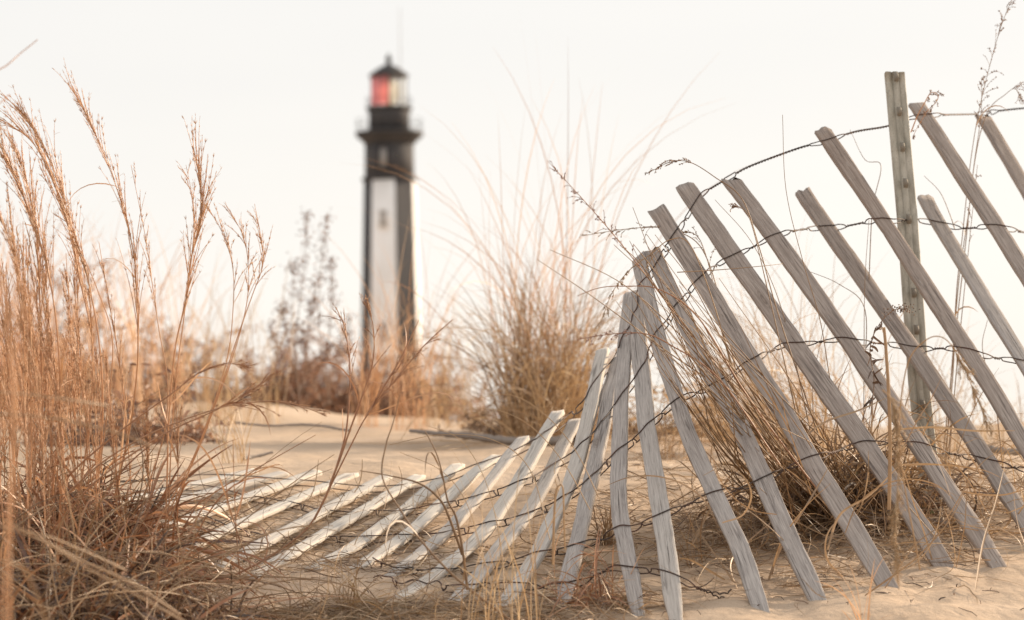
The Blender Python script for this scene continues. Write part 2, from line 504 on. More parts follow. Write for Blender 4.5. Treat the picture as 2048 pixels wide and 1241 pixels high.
# ---------------------------------------------------------------- the sand fence
# name: picture trace of the centre line from top to foot, length, yaw at top and foot, greyness (highest values bring in painted sunlight)
PK = {
 'H': ([(1966, 233), (2048, 372), (2230, 690), (2400, 985)], 1.10, 16, 16, .15),
 'F': ([(1833, 209), (1983, 440), (2048, 543), (2220, 820), (2365, 1055)], 1.12, 12, 12, .1),
 'G': ([(1849, 394), (1873, 440), (1994, 638), (2048, 726), (2180, 940), (2270, 1085)], 1.0, 12, 12, .35),
 'E': ([(1643, 260), (1765, 440), (1972, 760), (2048, 888), (2175, 1095)], 1.10, 6, 10, .05),
 'D': ([(1604, 382), (1651, 452), (1866, 760), (2023, 1000), (2078, 1088)], 1.05, 6, 10, .08),
 'C': ([(1463, 362), (1546, 472), (1638, 600), (1750, 760), (1909, 1000), (1998, 1138)], 1.08, -4, 8, .12),
 'B': ([(1369, 371), (1466, 514), (1528, 600), (1639, 760), (1805, 1000), (1896, 1146)], 1.08, -18, -4, .2),
 'A': ([(1314, 420), (1401, 558), (1429, 600), (1500, 721), (1570, 830), (1631, 940), (1670, 1000), (1783, 1184)], 1.08, -36, -8, .2),
 'Z': ([(1304, 500), (1339, 582), (1361, 623), (1394, 695), (1430, 760), (1463, 817), (1515, 935), (1578, 1076), (1638, 1203)], 1.06, -38, -6, .4),
 'Y': ([(1277, 516), (1300, 618), (1327, 715), (1355, 802), (1372, 860), (1408, 940), (1452, 1037), (1483, 1105), (1523, 1224)], 1.08, -42, -12, .5),
 'X': ([(1274, 595), (1277, 676), (1285, 758), (1293, 850), (1300, 886), (1317, 997), (1331, 1085), (1351, 1237)], 1.08, -46, -8, .6),
 'W': ([(1261, 588), (1251, 681), (1244, 780), (1239, 886), (1238, 997), (1244, 1054), (1258, 1131), (1278, 1236)], 1.10, -46, -14, .75),
 'V': ([(1238, 718), (1217, 790), (1208, 845), (1190, 930), (1174, 997), (1163, 1049), (1141, 1140), (1126, 1214)], 1.08, -46, -18, .7),
 'U': ([(1206, 702), (1192, 763), (1173, 853), (1151, 937), (1128, 997), (1104, 1044), (1076, 1106), (1037, 1169), (1003, 1214)], 1.10, -46, -24, .75),
 'T': ([(1150, 843), (1121, 901), (1087, 973), (1050, 1034), (999, 1096), (955, 1155), (902, 1211)], 1.08, -44, -24, .8),
 'S': ([(1116, 826), (1083, 881), (1046, 949), (988, 1037), (949, 1085), (896, 1131), (870, 1152), (824, 1184), (769, 1212)], 1.10, -40, -24, .85),
 'R': ([(1047, 878), (1025, 904), (994, 945), (960, 989), (921, 1035), (884, 1073), (835, 1114), (780, 1154)], 1.05, -40, -20, .8),
 'Q': ([(996, 914), (951, 945), (910, 984), (860, 1030), (804, 1078), (763, 1107), (713, 1138)], 1.0, -22, -4, .95),
 'P': ([(918, 931), (862, 977), (811, 1019), (752, 1062), (705, 1096), (642, 1130)], 1.0, -6, 2, 1),
 'O': ([(840, 959), (798, 988), (740, 1025), (656, 1080), (598, 1113), (522, 1152)], 0, 4, 8, 1),
 'N': ([(775, 959), (720, 993), (634, 1040), (576, 1072), (537, 1091), (455, 1133)], 0, 4, 8, 1),
 'M': ([(703, 956), (641, 985), (586, 1015), (537, 1038), (484, 1062), (424, 1088), (355, 1111)], 0, 4, 8, 1),
 'L': ([(636, 950), (574, 976), (508, 1001), (448, 1023), (378, 1047), (290, 1076)], 0, 8, 8, 1),
 'K': ([(568, 953), (504, 970), (458, 982), (400, 994), (340, 1012), (230, 1040)], 0, 8, 8, 1),
 'J': ([(510, 948), (475, 955), (417, 972), (361, 982), (230, 1012)], 0, 8, 8, 1),
}
PWID, PTHK = .0345, .0088
PICKET_LINE = {}     # name -> (pixel line, depth along it, 3-D line, side, normal)


def picket_geometry():
    for k, (tr, L, y0, y1, grey) in PK.items():
        px = resample(smooth(np.array(tr, float), 8), 41)
        foot = hit(*px[-1])
        u = np.linspace(0, 1, 41)[:, None]
        if L == 0:
            t3 = hit(*px[0])
            Yt = t3[1] - .01
        else:
            d = ray(*px[0]); Ys = np.linspace(foot[1], foot[1] + 1.4, 800)
            dist = np.linalg.norm(CAM + d[None] * Ys[:, None] - foot[None], axis=1)
            Yt = Ys[np.argmin(np.abs(dist - L))]
        # straight in space: interpolate 1/Y along the picture line
        inv = (1 / Yt) * (1 - u[:, 0]) + (1 / foot[1]) * u[:, 0]
        Yd = 1 / inv
        line = np.array([P(a, b, y) for (a, b), y in zip(px, Yd)])
        if L == 0:          # lies on the sand: dead straight, resting on the highest bump under it
            line = line[0] * (1 - u) + line[-1] * u
            gz = G(line[:, 0], line[:, 1]) + PTHK * .5 + .001
            line[:, 2] += np.clip(np.quantile(gz - line[:, 2], .8), 0, .006)
            px = np.array([to_px(q) for q in line]); Yd = line[:, 1]
        ax = norm(np.gradient(line, axis=0))
        yaw = np.radians(y0 + (y1 - y0) * u[:, 0])
        s0 = np.stack([np.cos(yaw), np.sin(yaw), 0 * yaw], 1)
        s = norm(s0 - (s0 * ax).sum(1, keepdims=True) * ax)
        n = np.cross(s, ax); 
        n = np.where((n * (line - CAM)).sum(1, keepdims=True) > 0, -n, n)
        PICKET_LINE[k] = (px, Yd, line, s, n)
        print('picket', k, 'foot Y %.2f top Y %.2f  topz %.2f len %.2f' % (foot[1], Yt, line[0, 2], np.linalg.norm(line[0] - line[-1])))


picket_geometry()
SINK = 1.0
build_ground()


def picket_mesh(k, grey, idx):
    px, Yd, line, s, n = PICKET_LINE[k]
    r = np.random.default_rng(100 + idx)
    m = 60
    line = resample(line, m); uu = np.linspace(0, 1, m)
    s = np.stack([np.interp(uu, np.linspace(0, 1, 41), s[:, i]) for i in range(3)], 1)
    n = np.stack([np.interp(uu, np.linspace(0, 1, 41), n[:, i]) for i in range(3)], 1)
    ax = norm(np.gradient(line, axis=0))
    L = np.linalg.norm(line[-1] - line[0])
    # bury the foot
    ext = np.array([.02, .05])[:, None] * ax[-1] if k not in ('S', 'R', 'Q') else np.array([.004, .008])[:, None] * ax[-1]
    line = np.vstack([line, line[-1] + ext]); s = np.vstack([s, s[-1:], s[-1:]]); n = np.vstack([n, n[-1:], n[-1:]])
    m += 2
    along = np.r_[0, np.cumsum(np.linalg.norm(np.diff(line, axis=0), axis=1))]
    def wob(sc, amp):
        ph = r.uniform(0, 6.28, 4); fr = r.uniform(.5, 1.6, 4) * sc
        return amp * sum(np.sin(along * fr[i] * 6.28 + ph[i]) for i in range(4)) / 2
    pw = PWID * r.uniform(.94, 1.07) * (.80 if k in 'JKLMNOPQRST' else .86 if k in 'UVWXY' else .93 if k == 'Z' else 1.0)
    wl = pw / 2 + wob(2.5, .0007) + wob(9, .0004) + wob(30, .00025) ; wr = pw / 2 + wob(2.5, .0007) + wob(9, .0004) + wob(30, .00025)
    # worn, chewed feet
    ch = np.clip((along - (L - .07)) / .07, 0, 1)
    wl = wl - ch * r.uniform(0, .005); wr = wr - ch * r.uniform(0, .005)
    th = PTHK * r.uniform(.88, 1.18) / 2 * (1 + wob(4, .08)) * (1 - .25 * ch)
    skew = r.uniform(-.55, .55)
    tj = r.normal(size=6) * .0035
    tipj = np.r_[tj[0], tj[0], tj[1], tj[2], tj[3], tj[4], tj[4], tj[4], tj[4], tj[2], tj[0], tj[0]]
    cols = [-1, -.55, 0, .55, 1]
    ring = []; pcs = []
    rn = r.uniform(0, 40)
    bev = .0009
    for i in range(m):
        row = []; pr = []
        prof = [(-wl[i], -th[i] + bev), (-wl[i] + bev, -th[i]), (-wl[i] * .5, -th[i]), (0, -th[i]), (wr[i] * .5, -th[i]), (wr[i] - bev, -th[i]), (wr[i], -th[i] + bev),
                (wr[i], th[i] - bev), (wr[i] - bev, th[i]), (0, th[i]), (-wl[i] + bev, th[i]), (-wl[i], th[i] - bev)]
        for (a, t) in prof:
            f = max(0, 1 - along[i] / .05)
            off = (skew * a + tipj[len(row)] + r.normal() * .0009) * f      # rough broken, slanting top
            dp = 0
            row.append(line[i] + s[i] * a - n[i] * t + ax[min(i, len(ax) - 1)] * off)
            pr.append((a + (t * 3 if abs(t) < th[i] - bev * .5 else 0) + (0.1 if t > 0 else 0) + rn, along[i] + rn * 3.7, rn))
        ring.append(row); pcs.append(pr)
    V = np.array(ring).reshape(-1, 3); pc = np.array(pcs).reshape(-1, 3)
    c = 12
    b = (np.arange(m - 1)[:, None] * c); j = np.arange(c); j2 = (j + 1) % c
    q = np.stack([b + j, b + c + j, b + c + j2, b + j2], -1).reshape(-1, 4)
    cap0 = np.arange(c)[None]; cap1 = ((m - 1) * c + np.arange(c))[::-1][None]
    mb = MB()
    mb.add(V, [q, cap0, cap1], np.clip(grey + .38 * np.repeat(along / along[-1], c) * (grey < .7) * r.uniform(.3, 1.3) + r.normal() * .06, 0, 1), pc)
    return mb


WIRES = [
 [(2120, 212), (2048, 217), (2000, 222), (1962, 228), (1890, 230), (1842, 233), (1815, 238), (1775, 253), (1720, 262), (1690, 270), (1652, 284), (1600, 296), (1500, 333), (1464, 353), (1410, 385), (1393, 405), (1365, 450), (1345, 478), (1330, 505), (1312, 535), (1297, 557), (1285, 568), (1278, 585), (1277, 620), (1267, 634), (1264, 654), (1246, 679), (1239, 703), (1225, 728), (1208, 746), (1183, 779), (1171, 804), (1140, 834), (1104, 862), (1088, 871), (1073, 884), (1037, 903), (1000, 920), (975, 926), (942, 938), (900, 957), (855, 967), (818, 974), (760, 979), (720, 978), (682, 974), (620, 967), (562, 964), (500, 958), (430, 955), (330, 958), (220, 965)],
 [(2120, 470), (2048, 465), (1990, 453), (1930, 457), (1880, 449), (1830, 440), (1790, 443), (1766, 440), (1740, 443), (1690, 453), (1652, 456), (1600, 460), (1546, 474), (1510, 493), (1466, 514), (1437, 529), (1403, 557), (1386, 574), (1369, 599), (1352, 615), (1336, 645), (1312, 671), (1304, 695), (1295, 724), (1283, 741), (1273, 758), (1261, 775), (1246, 792), (1232, 814), (1218, 834), (1201, 852), (1193, 865), (1179, 881), (1164, 891), (1145, 912), (1106, 935), (1068, 959), (1041, 967), (1002, 984), (960, 995), (910, 1010), (882, 1011), (821, 1026), (800, 1027), (756, 1031), (732, 1029), (692, 1033), (655, 1028), (610, 1021), (590, 1013), (528, 1004), (500, 1000), (450, 985), (395, 975), (300, 985), (200, 1000)],
 [(2180, 750), (2048, 726), (2020, 720), (1979, 715), (1935, 701), (1892, 697), (1860, 698), (1822, 697), (1776, 688), (1730, 686), (1694, 680), (1673, 680), (1613, 688), (1590, 689), (1567, 691), (1540, 704), (1505, 722), (1485, 733), (1460, 755), (1432, 769), (1410, 781), (1372, 794), (1355, 803), (1333, 821), (1314, 840), (1296, 853), (1283, 869), (1261, 889), (1238, 904), (1218, 925), (1200, 945), (1185, 956), (1167, 973), (1145, 990), (1127, 998), (1104, 1014), (1070, 1027), (1048, 1035), (1005, 1047), (982, 1049), (947, 1059), (892, 1070), (845, 1078), (806, 1074), (760, 1080), (730, 1078), (690, 1081), (656, 1082), (620, 1080), (565, 1082), (520, 1075), (475, 1066), (440, 1052), (400, 1035), (320, 1025), (220, 1050)],
 [(2180, 975), (2048, 940), (2010, 931), (1971, 922), (1945, 916), (1914, 910), (1885, 905), (1842, 890), (1805, 888), (1757, 887), (1727, 886), (1701, 894), (1662, 907), (1619, 918), (1570, 940), (1522, 962), (1495, 974), (1434, 987), (1405, 998), (1364, 1015), (1320, 1034), (1285, 1049), (1266, 1058), (1245, 1056), (1226, 1064), (1203, 1079), (1160, 1092), (1120, 1104), (1074, 1110), (1039, 1123), (1001, 1130), (965, 1133), (910, 1145), (872, 1143), (845, 1148), (790, 1150), (740, 1122)],
 [(1458, 1204), (1425, 1188), (1391, 1175), (1364, 1161), (1337, 1150), (1306, 1143), (1274, 1141), (1258, 1139), (1226, 1137), (1190, 1152), (1169, 1163), (1146, 1169), (1131, 1172), (1085, 1175), (1038, 1172), (1007, 1172), (945, 1176), (870, 1178), (835, 1172), (790, 1176), (740, 1168)],
]


def wire_strands(wi, pts):
    w = smooth(np.array(pts, float), 5)
    d = np.r_[0, np.cumsum(np.linalg.norm(np.diff(w, axis=0), axis=1))]
    N = int(d[-1] / 2.0)
    sd = np.linspace(0, d[-1], N)
    wp = np.stack([np.interp(sd, d, w[:, 0]), np.interp(sd, d, w[:, 1])], 1)
    best = np.full(N, 1e9); Y = np.zeros(N); nn = np.zeros((N, 3)); edge = np.zeros(N, int)
    for pi, (k, (px, Yd, line, s, n)) in enumerate(PICKET_LINE.items()):
        pf = resample(px, 400); Yf = np.interp(np.linspace(0, 1, 400), np.linspace(0, 1, len(Yd)), Yd)
        D = np.linalg.norm(wp[:, None] - pf[None], axis=2)
        a = D.argmin(1); dist = D.min(1)
        f = a / 399 * 40; i0 = np.clip(f.astype(int), 0, 39); fr = (f - i0)[:, None]
        ln = line[i0] * (1 - fr) + line[i0 + 1] * fr; nm = norm(n[i0] * (1 - fr) + n[i0 + 1] * fr); sm = s[i0]
        hw = F0 * PWID * .5 / Yf[a] * np.clip(np.sqrt(1 - sm[:, 1] ** 2), .5, 1)
        rel = dist / hw
        rel = np.where((a < 1) & (rel > .9), 9, rel)
        # depth of the picket's middle plane under this pixel
        dr = np.array([ray(*q) for q in wp])
        den = (dr * nm).sum(1)
        yy = ((ln - CAM) * nm).sum(1) / np.where(np.abs(den) < .05, .05 * np.sign(den + 1e-9), den)
        yy = np.clip(yy, Yf[a] - .03, Yf[a] + .03)
        m = rel < best
        best = np.where(m, rel, best); Y = np.where(m, yy, Y); nn = np.where(m[:, None], nm, nn); edge = np.where(m, pi, edge)
    inside = best < 1.35
    Yi = np.interp(sd, sd[inside], Y[inside])
    first = np.nonzero(inside)[0]
    Yi = np.where(np.arange(N) < first[0], Yi + (sd[first[0]] - sd) * .0006, Yi)
    c = np.array([P(a, b_, y) for (a, b_), y in zip(wp, Yi)])
    lift = G(c[:, 0], c[:, 1]) + .004
    c[:, 2] = np.maximum(c[:, 2], lift)
    lying = np.array([PK[list(PICKET_LINE)[e]][1] == 0 or list(PICKET_LINE)[e] in 'PQR' for e in edge]).astype(float)
    def sm_(a, h):
        return np.stack([np.convolve(np.pad(a[:, q], h, mode='edge'), np.ones(2 * h + 1) / (2 * h + 1), 'valid') for q in range(3)], 1)
    lw = np.convolve(np.pad(lying, 8, mode='edge'), np.ones(17) / 17, 'valid')[:, None]
    c = sm_(c, 3) * (1 - lw) + sm_(c, 14) * lw
    lift = G(c[:, 0], c[:, 1]) + .004
    c[:, 2] = np.maximum(c[:, 2], lift)
    op = 1 - sstep(1.1, 2.5, best)
    rad = .00145 + op * (PTHK * .5 + .0017 - .00145)
    nn = np.stack([np.convolve(np.pad(nn[:, q], 6, mode='edge'), np.ones(13) / 13, 'valid') for q in range(3)], 1)
    T = norm(np.gradient(c, axis=0))
    nn = norm(nn - (nn * T).sum(1, keepdims=True) * T)
    B = np.cross(T, nn)
    rate = (1 - op) ** 4
    cum = np.r_[0, np.cumsum(rate[1:] * np.linalg.norm(np.diff(c, axis=0), axis=1))]
    # whole half turns between neighbouring pickets
    core = op > .98
    runs = []; st = None
    for q in range(N):
        if core[q] and st is None: st = q
        if (not core[q] or q == N - 1) and st is not None:
            runs.append((st + q) // 2); st = None
    cu = cum[runs]; tgt = [0.0]
    for q in range(1, len(cu)):
        tgt.append(tgt[-1] + max(1, round((cu[q] - cu[q - 1]) / .0078)) * np.pi)
    ang = np.interp(cum, cu, tgt)
    ang = np.where(cum < cu[0], -(cu[0] - cum) / .0078 * np.pi, ang)
    ang = np.where(cum > cu[-1], tgt[-1] + (cum - cu[-1]) / .0078 * np.pi, ang)
    out = []
    for ph in (0, np.pi):
        out.append(c + (nn * np.cos(ang + ph)[:, None] + B * np.sin(ang + ph)[:, None]) * rad[:, None])
    if wi == 4:                       # the snapped end splays apart
        e = np.clip(1 - np.arange(N) / 30.0, 0, 1)[:, None] ** 1.5
        out[0] = out[0] + e * np.array([.006, 0, .010]); out[1] = out[1] + e * np.array([-.006, 0, -.001])
    return out


_f0 = PICKET_LINE['W'][2][-1]
fence = empty('sand_fence', _f0, 'weathered grey slat sand fence wired together, leaning right and collapsed flat toward the left', 'fence')
PKLAB = {'S': 'pale picket with a hollow rotted foot', 'G': 'short picket slipped low beside the post', 'J': 'picket lying flat on the sand, painted sunlit pale'}
for i, k in enumerate(PK):
    o = picket_mesh(k, PK[k][4], i).build('picket', MAT['wood'], fence)
    if k in PKLAB: o['label'] = PKLAB[k]
for wi, pts in enumerate(WIRES):
    mb = MB()
    for q in wire_strands(wi, pts):
        tubes(mb, q[None], np.full((1, len(q)), .00125), .5, 6)
    o = mb.build('wire', MAT['wire'], fence, smooth=True)
    if wi == 4: o['label'] = 'lowest wire, snapped and rusty at its end'


# ---------------------------------------------------------------- metal post
def build_post():
    base = hit(1873, 1058)
    Yb = 4.74
    pts = [(1789, 146, Yb + .26), (1815, 440, Yb + .18), (1838, 770, Yb + .09), (1870, 1062, Yb), (1876, 1120, Yb - .02)]
    line = resample(np.array([P(*p) for p in pts]), 40)
    print('post base', Yb, base)
    root = empty('fence_post', line[-1], 'grey green studded steel post standing upright behind the leaning pickets', 'post')
    mb = MB()
    ax = norm(line[-1] - line[0])
    s = norm(np.array([1.0, .12, 0]) - ax * (np.array([1.0, .12, 0]) @ ax)); n = np.cross(s, ax)
    if n[1] > 0: n = -n
    hw = .0205
    prof = [(-hw, -.004), (-hw, .0045), (-hw * .9, .0060), (-hw * .42, .0048), (-hw * .36, .0022), (-hw * .22, .0068), (hw * .22, .0068), (hw * .36, .0022), (hw * .42, .0048), (hw * .9, .0060), (hw, .0045), (hw, -.004)]
    back = [(a * .98, b - .0032) for a, b in prof[::-1]]
    pr = prof + back
    # profile depth: + is toward the viewer
    c = len(pr); m = len(line)
    V = np.array([[p + s * a + n * b for a, b in pr] for p in line]).reshape(-1, 3)
    b = np.arange(m - 1)[:, None] * c; j = np.arange(c); j2 = (j + 1) % c
    q = np.stack([b + j, b + j2, b + c + j2, b + c + j], -1).reshape(-1, 4)
    h = len(prof)
    caps = []
    for base_i in (0, (m - 1) * c):
        for k in range(h - 1):
            caps.append([base_i + k, base_i + k + 1, base_i + c - 2 - k, base_i + c - 1 - k])
    mb.add(V, [q, np.array(caps)])
    mb.build('channel', MAT['post'], root)
    for py in (157, 226, 297, 369, 441, 514, 588, 662, 737, 812, 886, 960):
        t = (py - 146) / (1062 - 146)
        pxc = np.interp(py, [146, 440, 770, 1062], [1789, 1815, 1838, 1870])
        cc = P(pxc, py, np.interp(py, [146, 440, 770, 1062], [Yb + .26, Yb + .18, Yb + .09, Yb])) + n * .0068
        mb = MB()
        w, hh, dp = .0044, .0105, .012
        V = []
        for (za, sc, dd) in ((-1, 1, 0), (1, 1, 0), (-.75, .75, dp), (.35, .75, dp * .8)):
            for sx in (-1, 1):
                V.append(cc + s * w * sc * sx - ax * hh * za + n * dd)
        mb.add(np.array(V), np.array([[0, 1, 5, 4], [4, 5, 7, 6], [6, 7, 3, 2], [0, 4, 6, 2], [1, 3, 7, 5]]))
        mb.build('stud', MAT['stud'], root)
    return Yb


POST_Y = build_post()

# ---------------------------------------------------------------- lighthouse
LD = 300.0


def build_lighthouse():
    c0 = P(781, 500, LD)
    cx, cy = c0[0], c0[1]
    gz = float(G(cx, cy)) - .3
    zz = lambda py: P(780, py, LD)[2]
    m = M2(LD)
    ang8 = np.radians(np.array([-39, 14, 63, 104, 147, 192, 237, 274]))
    ang8 = np.where(ang8 > np.pi * 2, ang8 - 2 * np.pi, ang8)
    def vert(a, r, z):
        return np.array([cx + math.sin(a) * r, cy - math.cos(a) * r, z])
    root = empty('lighthouse', (cx, cy, gz), 'tall black and white octagonal lighthouse with red lantern beyond the dunes', 'lighthouse')

    def rings(name, spec, mat, angs=None, sides=24, smooth_=False, parent=root, cap=True):
        a = angs if angs is not None else np.arange(sides) / sides * 2 * np.pi
        k = len(a); mb = MB()
        V = np.array([[vert(t, r, z) for t in a] for (r, z) in spec]).reshape(-1, 3)
        b = np.arange(len(spec) - 1)[:, None] * k; j = np.arange(k); j2 = (j + 1) % k
        fs = [np.stack([b + j, b + j2, b + k + j2, b + k + j], -1).reshape(-1, 4)]
        if cap:
            fs += [np.arange(k)[::-1][None], ((len(spec) - 1) * k + np.arange(k))[None]]
        mb.add(V, fs)
        return mb.build(name, mat, parent, smooth_)
    zb, z1 = gz, zz(362)
    r1 = 52.5 * m; rb = 66 * m
    zt = zz(290); r2 = 50.5 * m
    # tower faces: each a painted wall panel, black and white in turn, upper belt black
    for i in range(8):
        a, b_ = ang8[i], ang8[(i + 1) % 8]
        mb = MB()
        V = [vert(a, rb, zb), vert(b_, rb, zb), vert(b_, r1, z1), vert(a, r1, z1)]
        Vi = [vert(a, rb - .5, zb), vert(b_, rb - .5, zb), vert(b_, r1 - .5, z1), vert(a, r1 - .5, z1)]
        mb.add(np.array(V + Vi), np.array([[0, 1, 2, 3], [7, 6, 5, 4], [3, 2, 6, 7], [0, 4, 5, 1]]))
        mb.build('tower_wall', MAT['white_paint'] if i % 2 == 0 else MAT['black_paint'], root)
    rings('belt_course', [(r1 + .05, z1 - .12), (r1 + .26, z1), (r1 + .26, z1 + .35), (r2 + .12, z1 + .5)], MAT['iron'], ang8)
    rings('upper_wall', [(r2, z1 + .45), (r2 * .985, zt)], MAT['black_paint'], ang8)
    rings('cornice', [(r2 * .985, zt - .02), (55 * m, zz(284)), (63 * m, zz(277)), (66 * m, zz(273))], MAT['iron'], ang8)
    rings('gallery', [(68 * m, zz(273) + .02), (68.5 * m, zz(266)), (42 * m, zz(266) + .03)], MAT['iron'], sides=32)
    # railings
    def railing(name, r, z0, h, posts):
        mb = MB()
        a = np.arange(33) / 32 * 2 * np.pi
        for zf in (1.0, .55):
            q = np.array([vert(t, r, z0 + h * zf) for t in a]); tubes(mb, q[None], np.full((1, 33), .028), .5, 5)
        for t in np.arange(posts) / posts * 2 * np.pi:
            q = np.array([vert(t, r, z0), vert(t, r, z0 + h)]); tubes(mb, q[None], np.full((1, 2), .032), .5, 5)
        mb.build(name, MAT['iron'], root)
    railing('railing', 66 * m, zz(266), 26 * m, 16)
    rings('watch_room', [(41.5 * m, zz(266) + .05), (41 * m, zz(232)), (42 * m, zz(224))], MAT['black_paint'], sides=32, smooth_=False)
    rings('lantern_gallery', [(42 * m, zz(224) + .01), (47 * m, zz(220)), (47 * m, zz(216)), (34 * m, zz(215))], MAT['iron'], sides=32)
    railing('railing', 45.5 * m, zz(216), 20 * m, 12)
    # lantern panes
    npn = 10; pa = np.arange(npn) / npn * 2 * np.pi + R_(-14 - 90)
    rl = 37 * m
    for i in range(npn):
        a, b_ = pa[i], pa[(i + 1) % npn]
        mid = math.degrees((a + (b_ if b_ > a else b_ + 2 * math.pi)) / 2)
        red = -100 < ((mid + 180) % 360 - 180) < 16
        mb = MB()
        V = [vert(a, rl, zz(213)), vert(b_, rl, zz(213)), vert(b_, rl, zz(153)), vert(a, rl, zz(153))]
        mb.add(np.array(V), np.array([[0, 1, 2, 3]]))
        o = mb.build('lantern_pane', MAT['red_glass'] if red else MAT['clear_glass'], root)
        if red: o['label'] = 'red glass pane'
        mb = MB()
        q = np.array([vert(a, rl, zz(215)), vert(a, rl, zz(152))]); tubes(mb, q[None], np.full((1, 2), .07), .5, 6)
        mb.build('glazing_bar', MAT['iron'], root)
    rings('lens', [(10 * m, zz(210)), (17 * m, zz(200)), (19 * m, zz(184)), (17 * m, zz(168)), (9 * m, zz(158))], MAT['lens'], sides=20, smooth_=True)
    rings('roof', [(34 * m, zz(155)), (40.5 * m, zz(154)), (40.5 * m, zz(151)), (30 * m, zz(143)), (16 * m, zz(134)), (6 * m, zz(129)), (5 * m, zz(127))], MAT['iron'], sides=20)
    rings('ventilator', [(4.2 * m, zz(128)), (4.2 * m, zz(124)), (6.5 * m, zz(121)), (6.5 * m, zz(117)), (3 * m, zz(112)), (.6 * m, zz(106))], MAT['iron'], sides=14, smooth_=True)
    mb = MB()
    mx = cx + 24 * m
    q = np.array([[mx, cy - 1, zz(226)], [mx, cy - 1, zz(18)]]); tubes(mb, q[None], np.array([[.07, .03]]), .5, 6)
    mb.build('antenna', MAT['stone'], root)
    # windows: on the white face and in the black belt
    fa = (ang8[0] + ang8[1]) / 2
    half = (ang8[1] - ang8[0]) / 2
    nrm = np.array([math.sin(fa), -math.cos(fa), 0]); side = np.array([math.cos(fa), math.sin(fa), 0])
    def window(py0, py1, w, r_at, frame_mat):
        zc0, zc1 = zz(py1), zz(py0)
        ap = r_at * math.cos(half)
        c = np.array([cx, cy, 0]) + nrm * ap
        def box(name, x0, x1, z0, z1, d0, d1, mat, par):
            mb = MB(); V = []
            for dd in (d0, d1):
                for (x, z) in ((x0, z0), (x1, z0), (x1, z1), (x0, z1)):
                    V.append(c + side * x + np.array([0, 0, z]) + nrm * dd)
            mb.add(np.array(V), np.array([[0, 3, 2, 1], [4, 5, 6, 7], [0, 1, 5, 4], [1, 2, 6, 5], [2, 3, 7, 6], [3, 0, 4, 7]]))
            return mb.build(name, mat, par)
        fr = MB()
        wnd = None
        t = .22
        mbw = MB(); V = []
        parts = [(-w / 2 - t, -w / 2, zc0 - t, zc1 + t), (w / 2, w / 2 + t, zc0 - t, zc1 + t), (-w / 2, w / 2, zc1, zc1 + t), (-w / 2 , w / 2, zc0 - t, zc0)]
        for (x0, x1, z0, z1) in parts:
            V = []
            for dd in (-.6, .32):
                for (x, z) in ((x0, z0), (x1, z0), (x1, z1), (x0, z1)):
                    V.append(c + side * x + np.array([0, 0, z]) + nrm * dd)
            mbw.add(np.array(V), np.array([[0, 3, 2, 1], [4, 5, 6, 7], [0, 1, 5, 4], [1, 2, 6, 5], [2, 3, 7, 6], [3, 0, 4, 7]]))
        wnd = mbw.build('window', frame_mat, root)
        box('pane', -w / 2, w / 2, zc0, zc1, -.6, .12, MAT['window'], wnd)
    rz = lambda py: np.interp(zz(py), [zb, z1], [rb, r1])
    window(426, 458, .85, rz(442), MAT['white_paint'])
    window(648, 682, .9, rz(665), MAT['white_paint'])
    window(300, 338, .9, r2, MAT['black_paint'])
    rings('plinth', [(rb + .5, gz - .5), (rb + .5, gz + .9), (rb, gz + 1.1)], MAT['stone'], ang8)


build_lighthouse()
# ---------------------------------------------------------------- grass helpers
def bpt(px, Y, dz=0.0):
    x = ray(px, 860)[0] * Y
    return np.array([x, Y, float(G(x, Y)) + dz])


def px_curve(pts, Ys, per=7):
    "photo trace + distances -> smooth 3-D polyline"
    pts = np.asarray(pts, float)
    Ys = np.interp(np.linspace(0, 1, len(pts)), np.linspace(0, 1, len(Ys)), Ys) if len(Ys) != len(pts) else np.asarray(Ys, float)
    return smooth(np.array([P(a, b, y) for (a, b), y in zip(pts, Ys)]), per)


def tint(n, mu=.5, sd=.22):
    return np.clip(rng.normal(mu, sd, n), 0, 1)


def stalk_part(root, pts3, r0=.0016, r1=.0005, mat='bluestem', name='stalk', mu=.5, leaves=0, leafw=.004):
    mb = MB()
    k = len(pts3)
    tubes(mb, pts3[None], np.linspace(r0, r1, k)[None], mu, 6)
    # swollen joints
    if leaves:
        ii = rng.integers(2, max(3, int(k * .7)), leaves)
        T = norm(np.gradient(pts3, axis=0))[ii]
        d0 = norm(T + rng.normal(size=(leaves, 3)) * .35)
        q = grow(pts3[ii], d0, rng.uniform(.06, .18, leaves), 9, 1.6, 1.2)
        ribbons(mb, q, taper(leaves, 9, rng.uniform(.6, 1.1, leaves) * leafw), tint(leaves, mu, .15))
    return mb.build(name, MAT[mat], root, smooth=True)


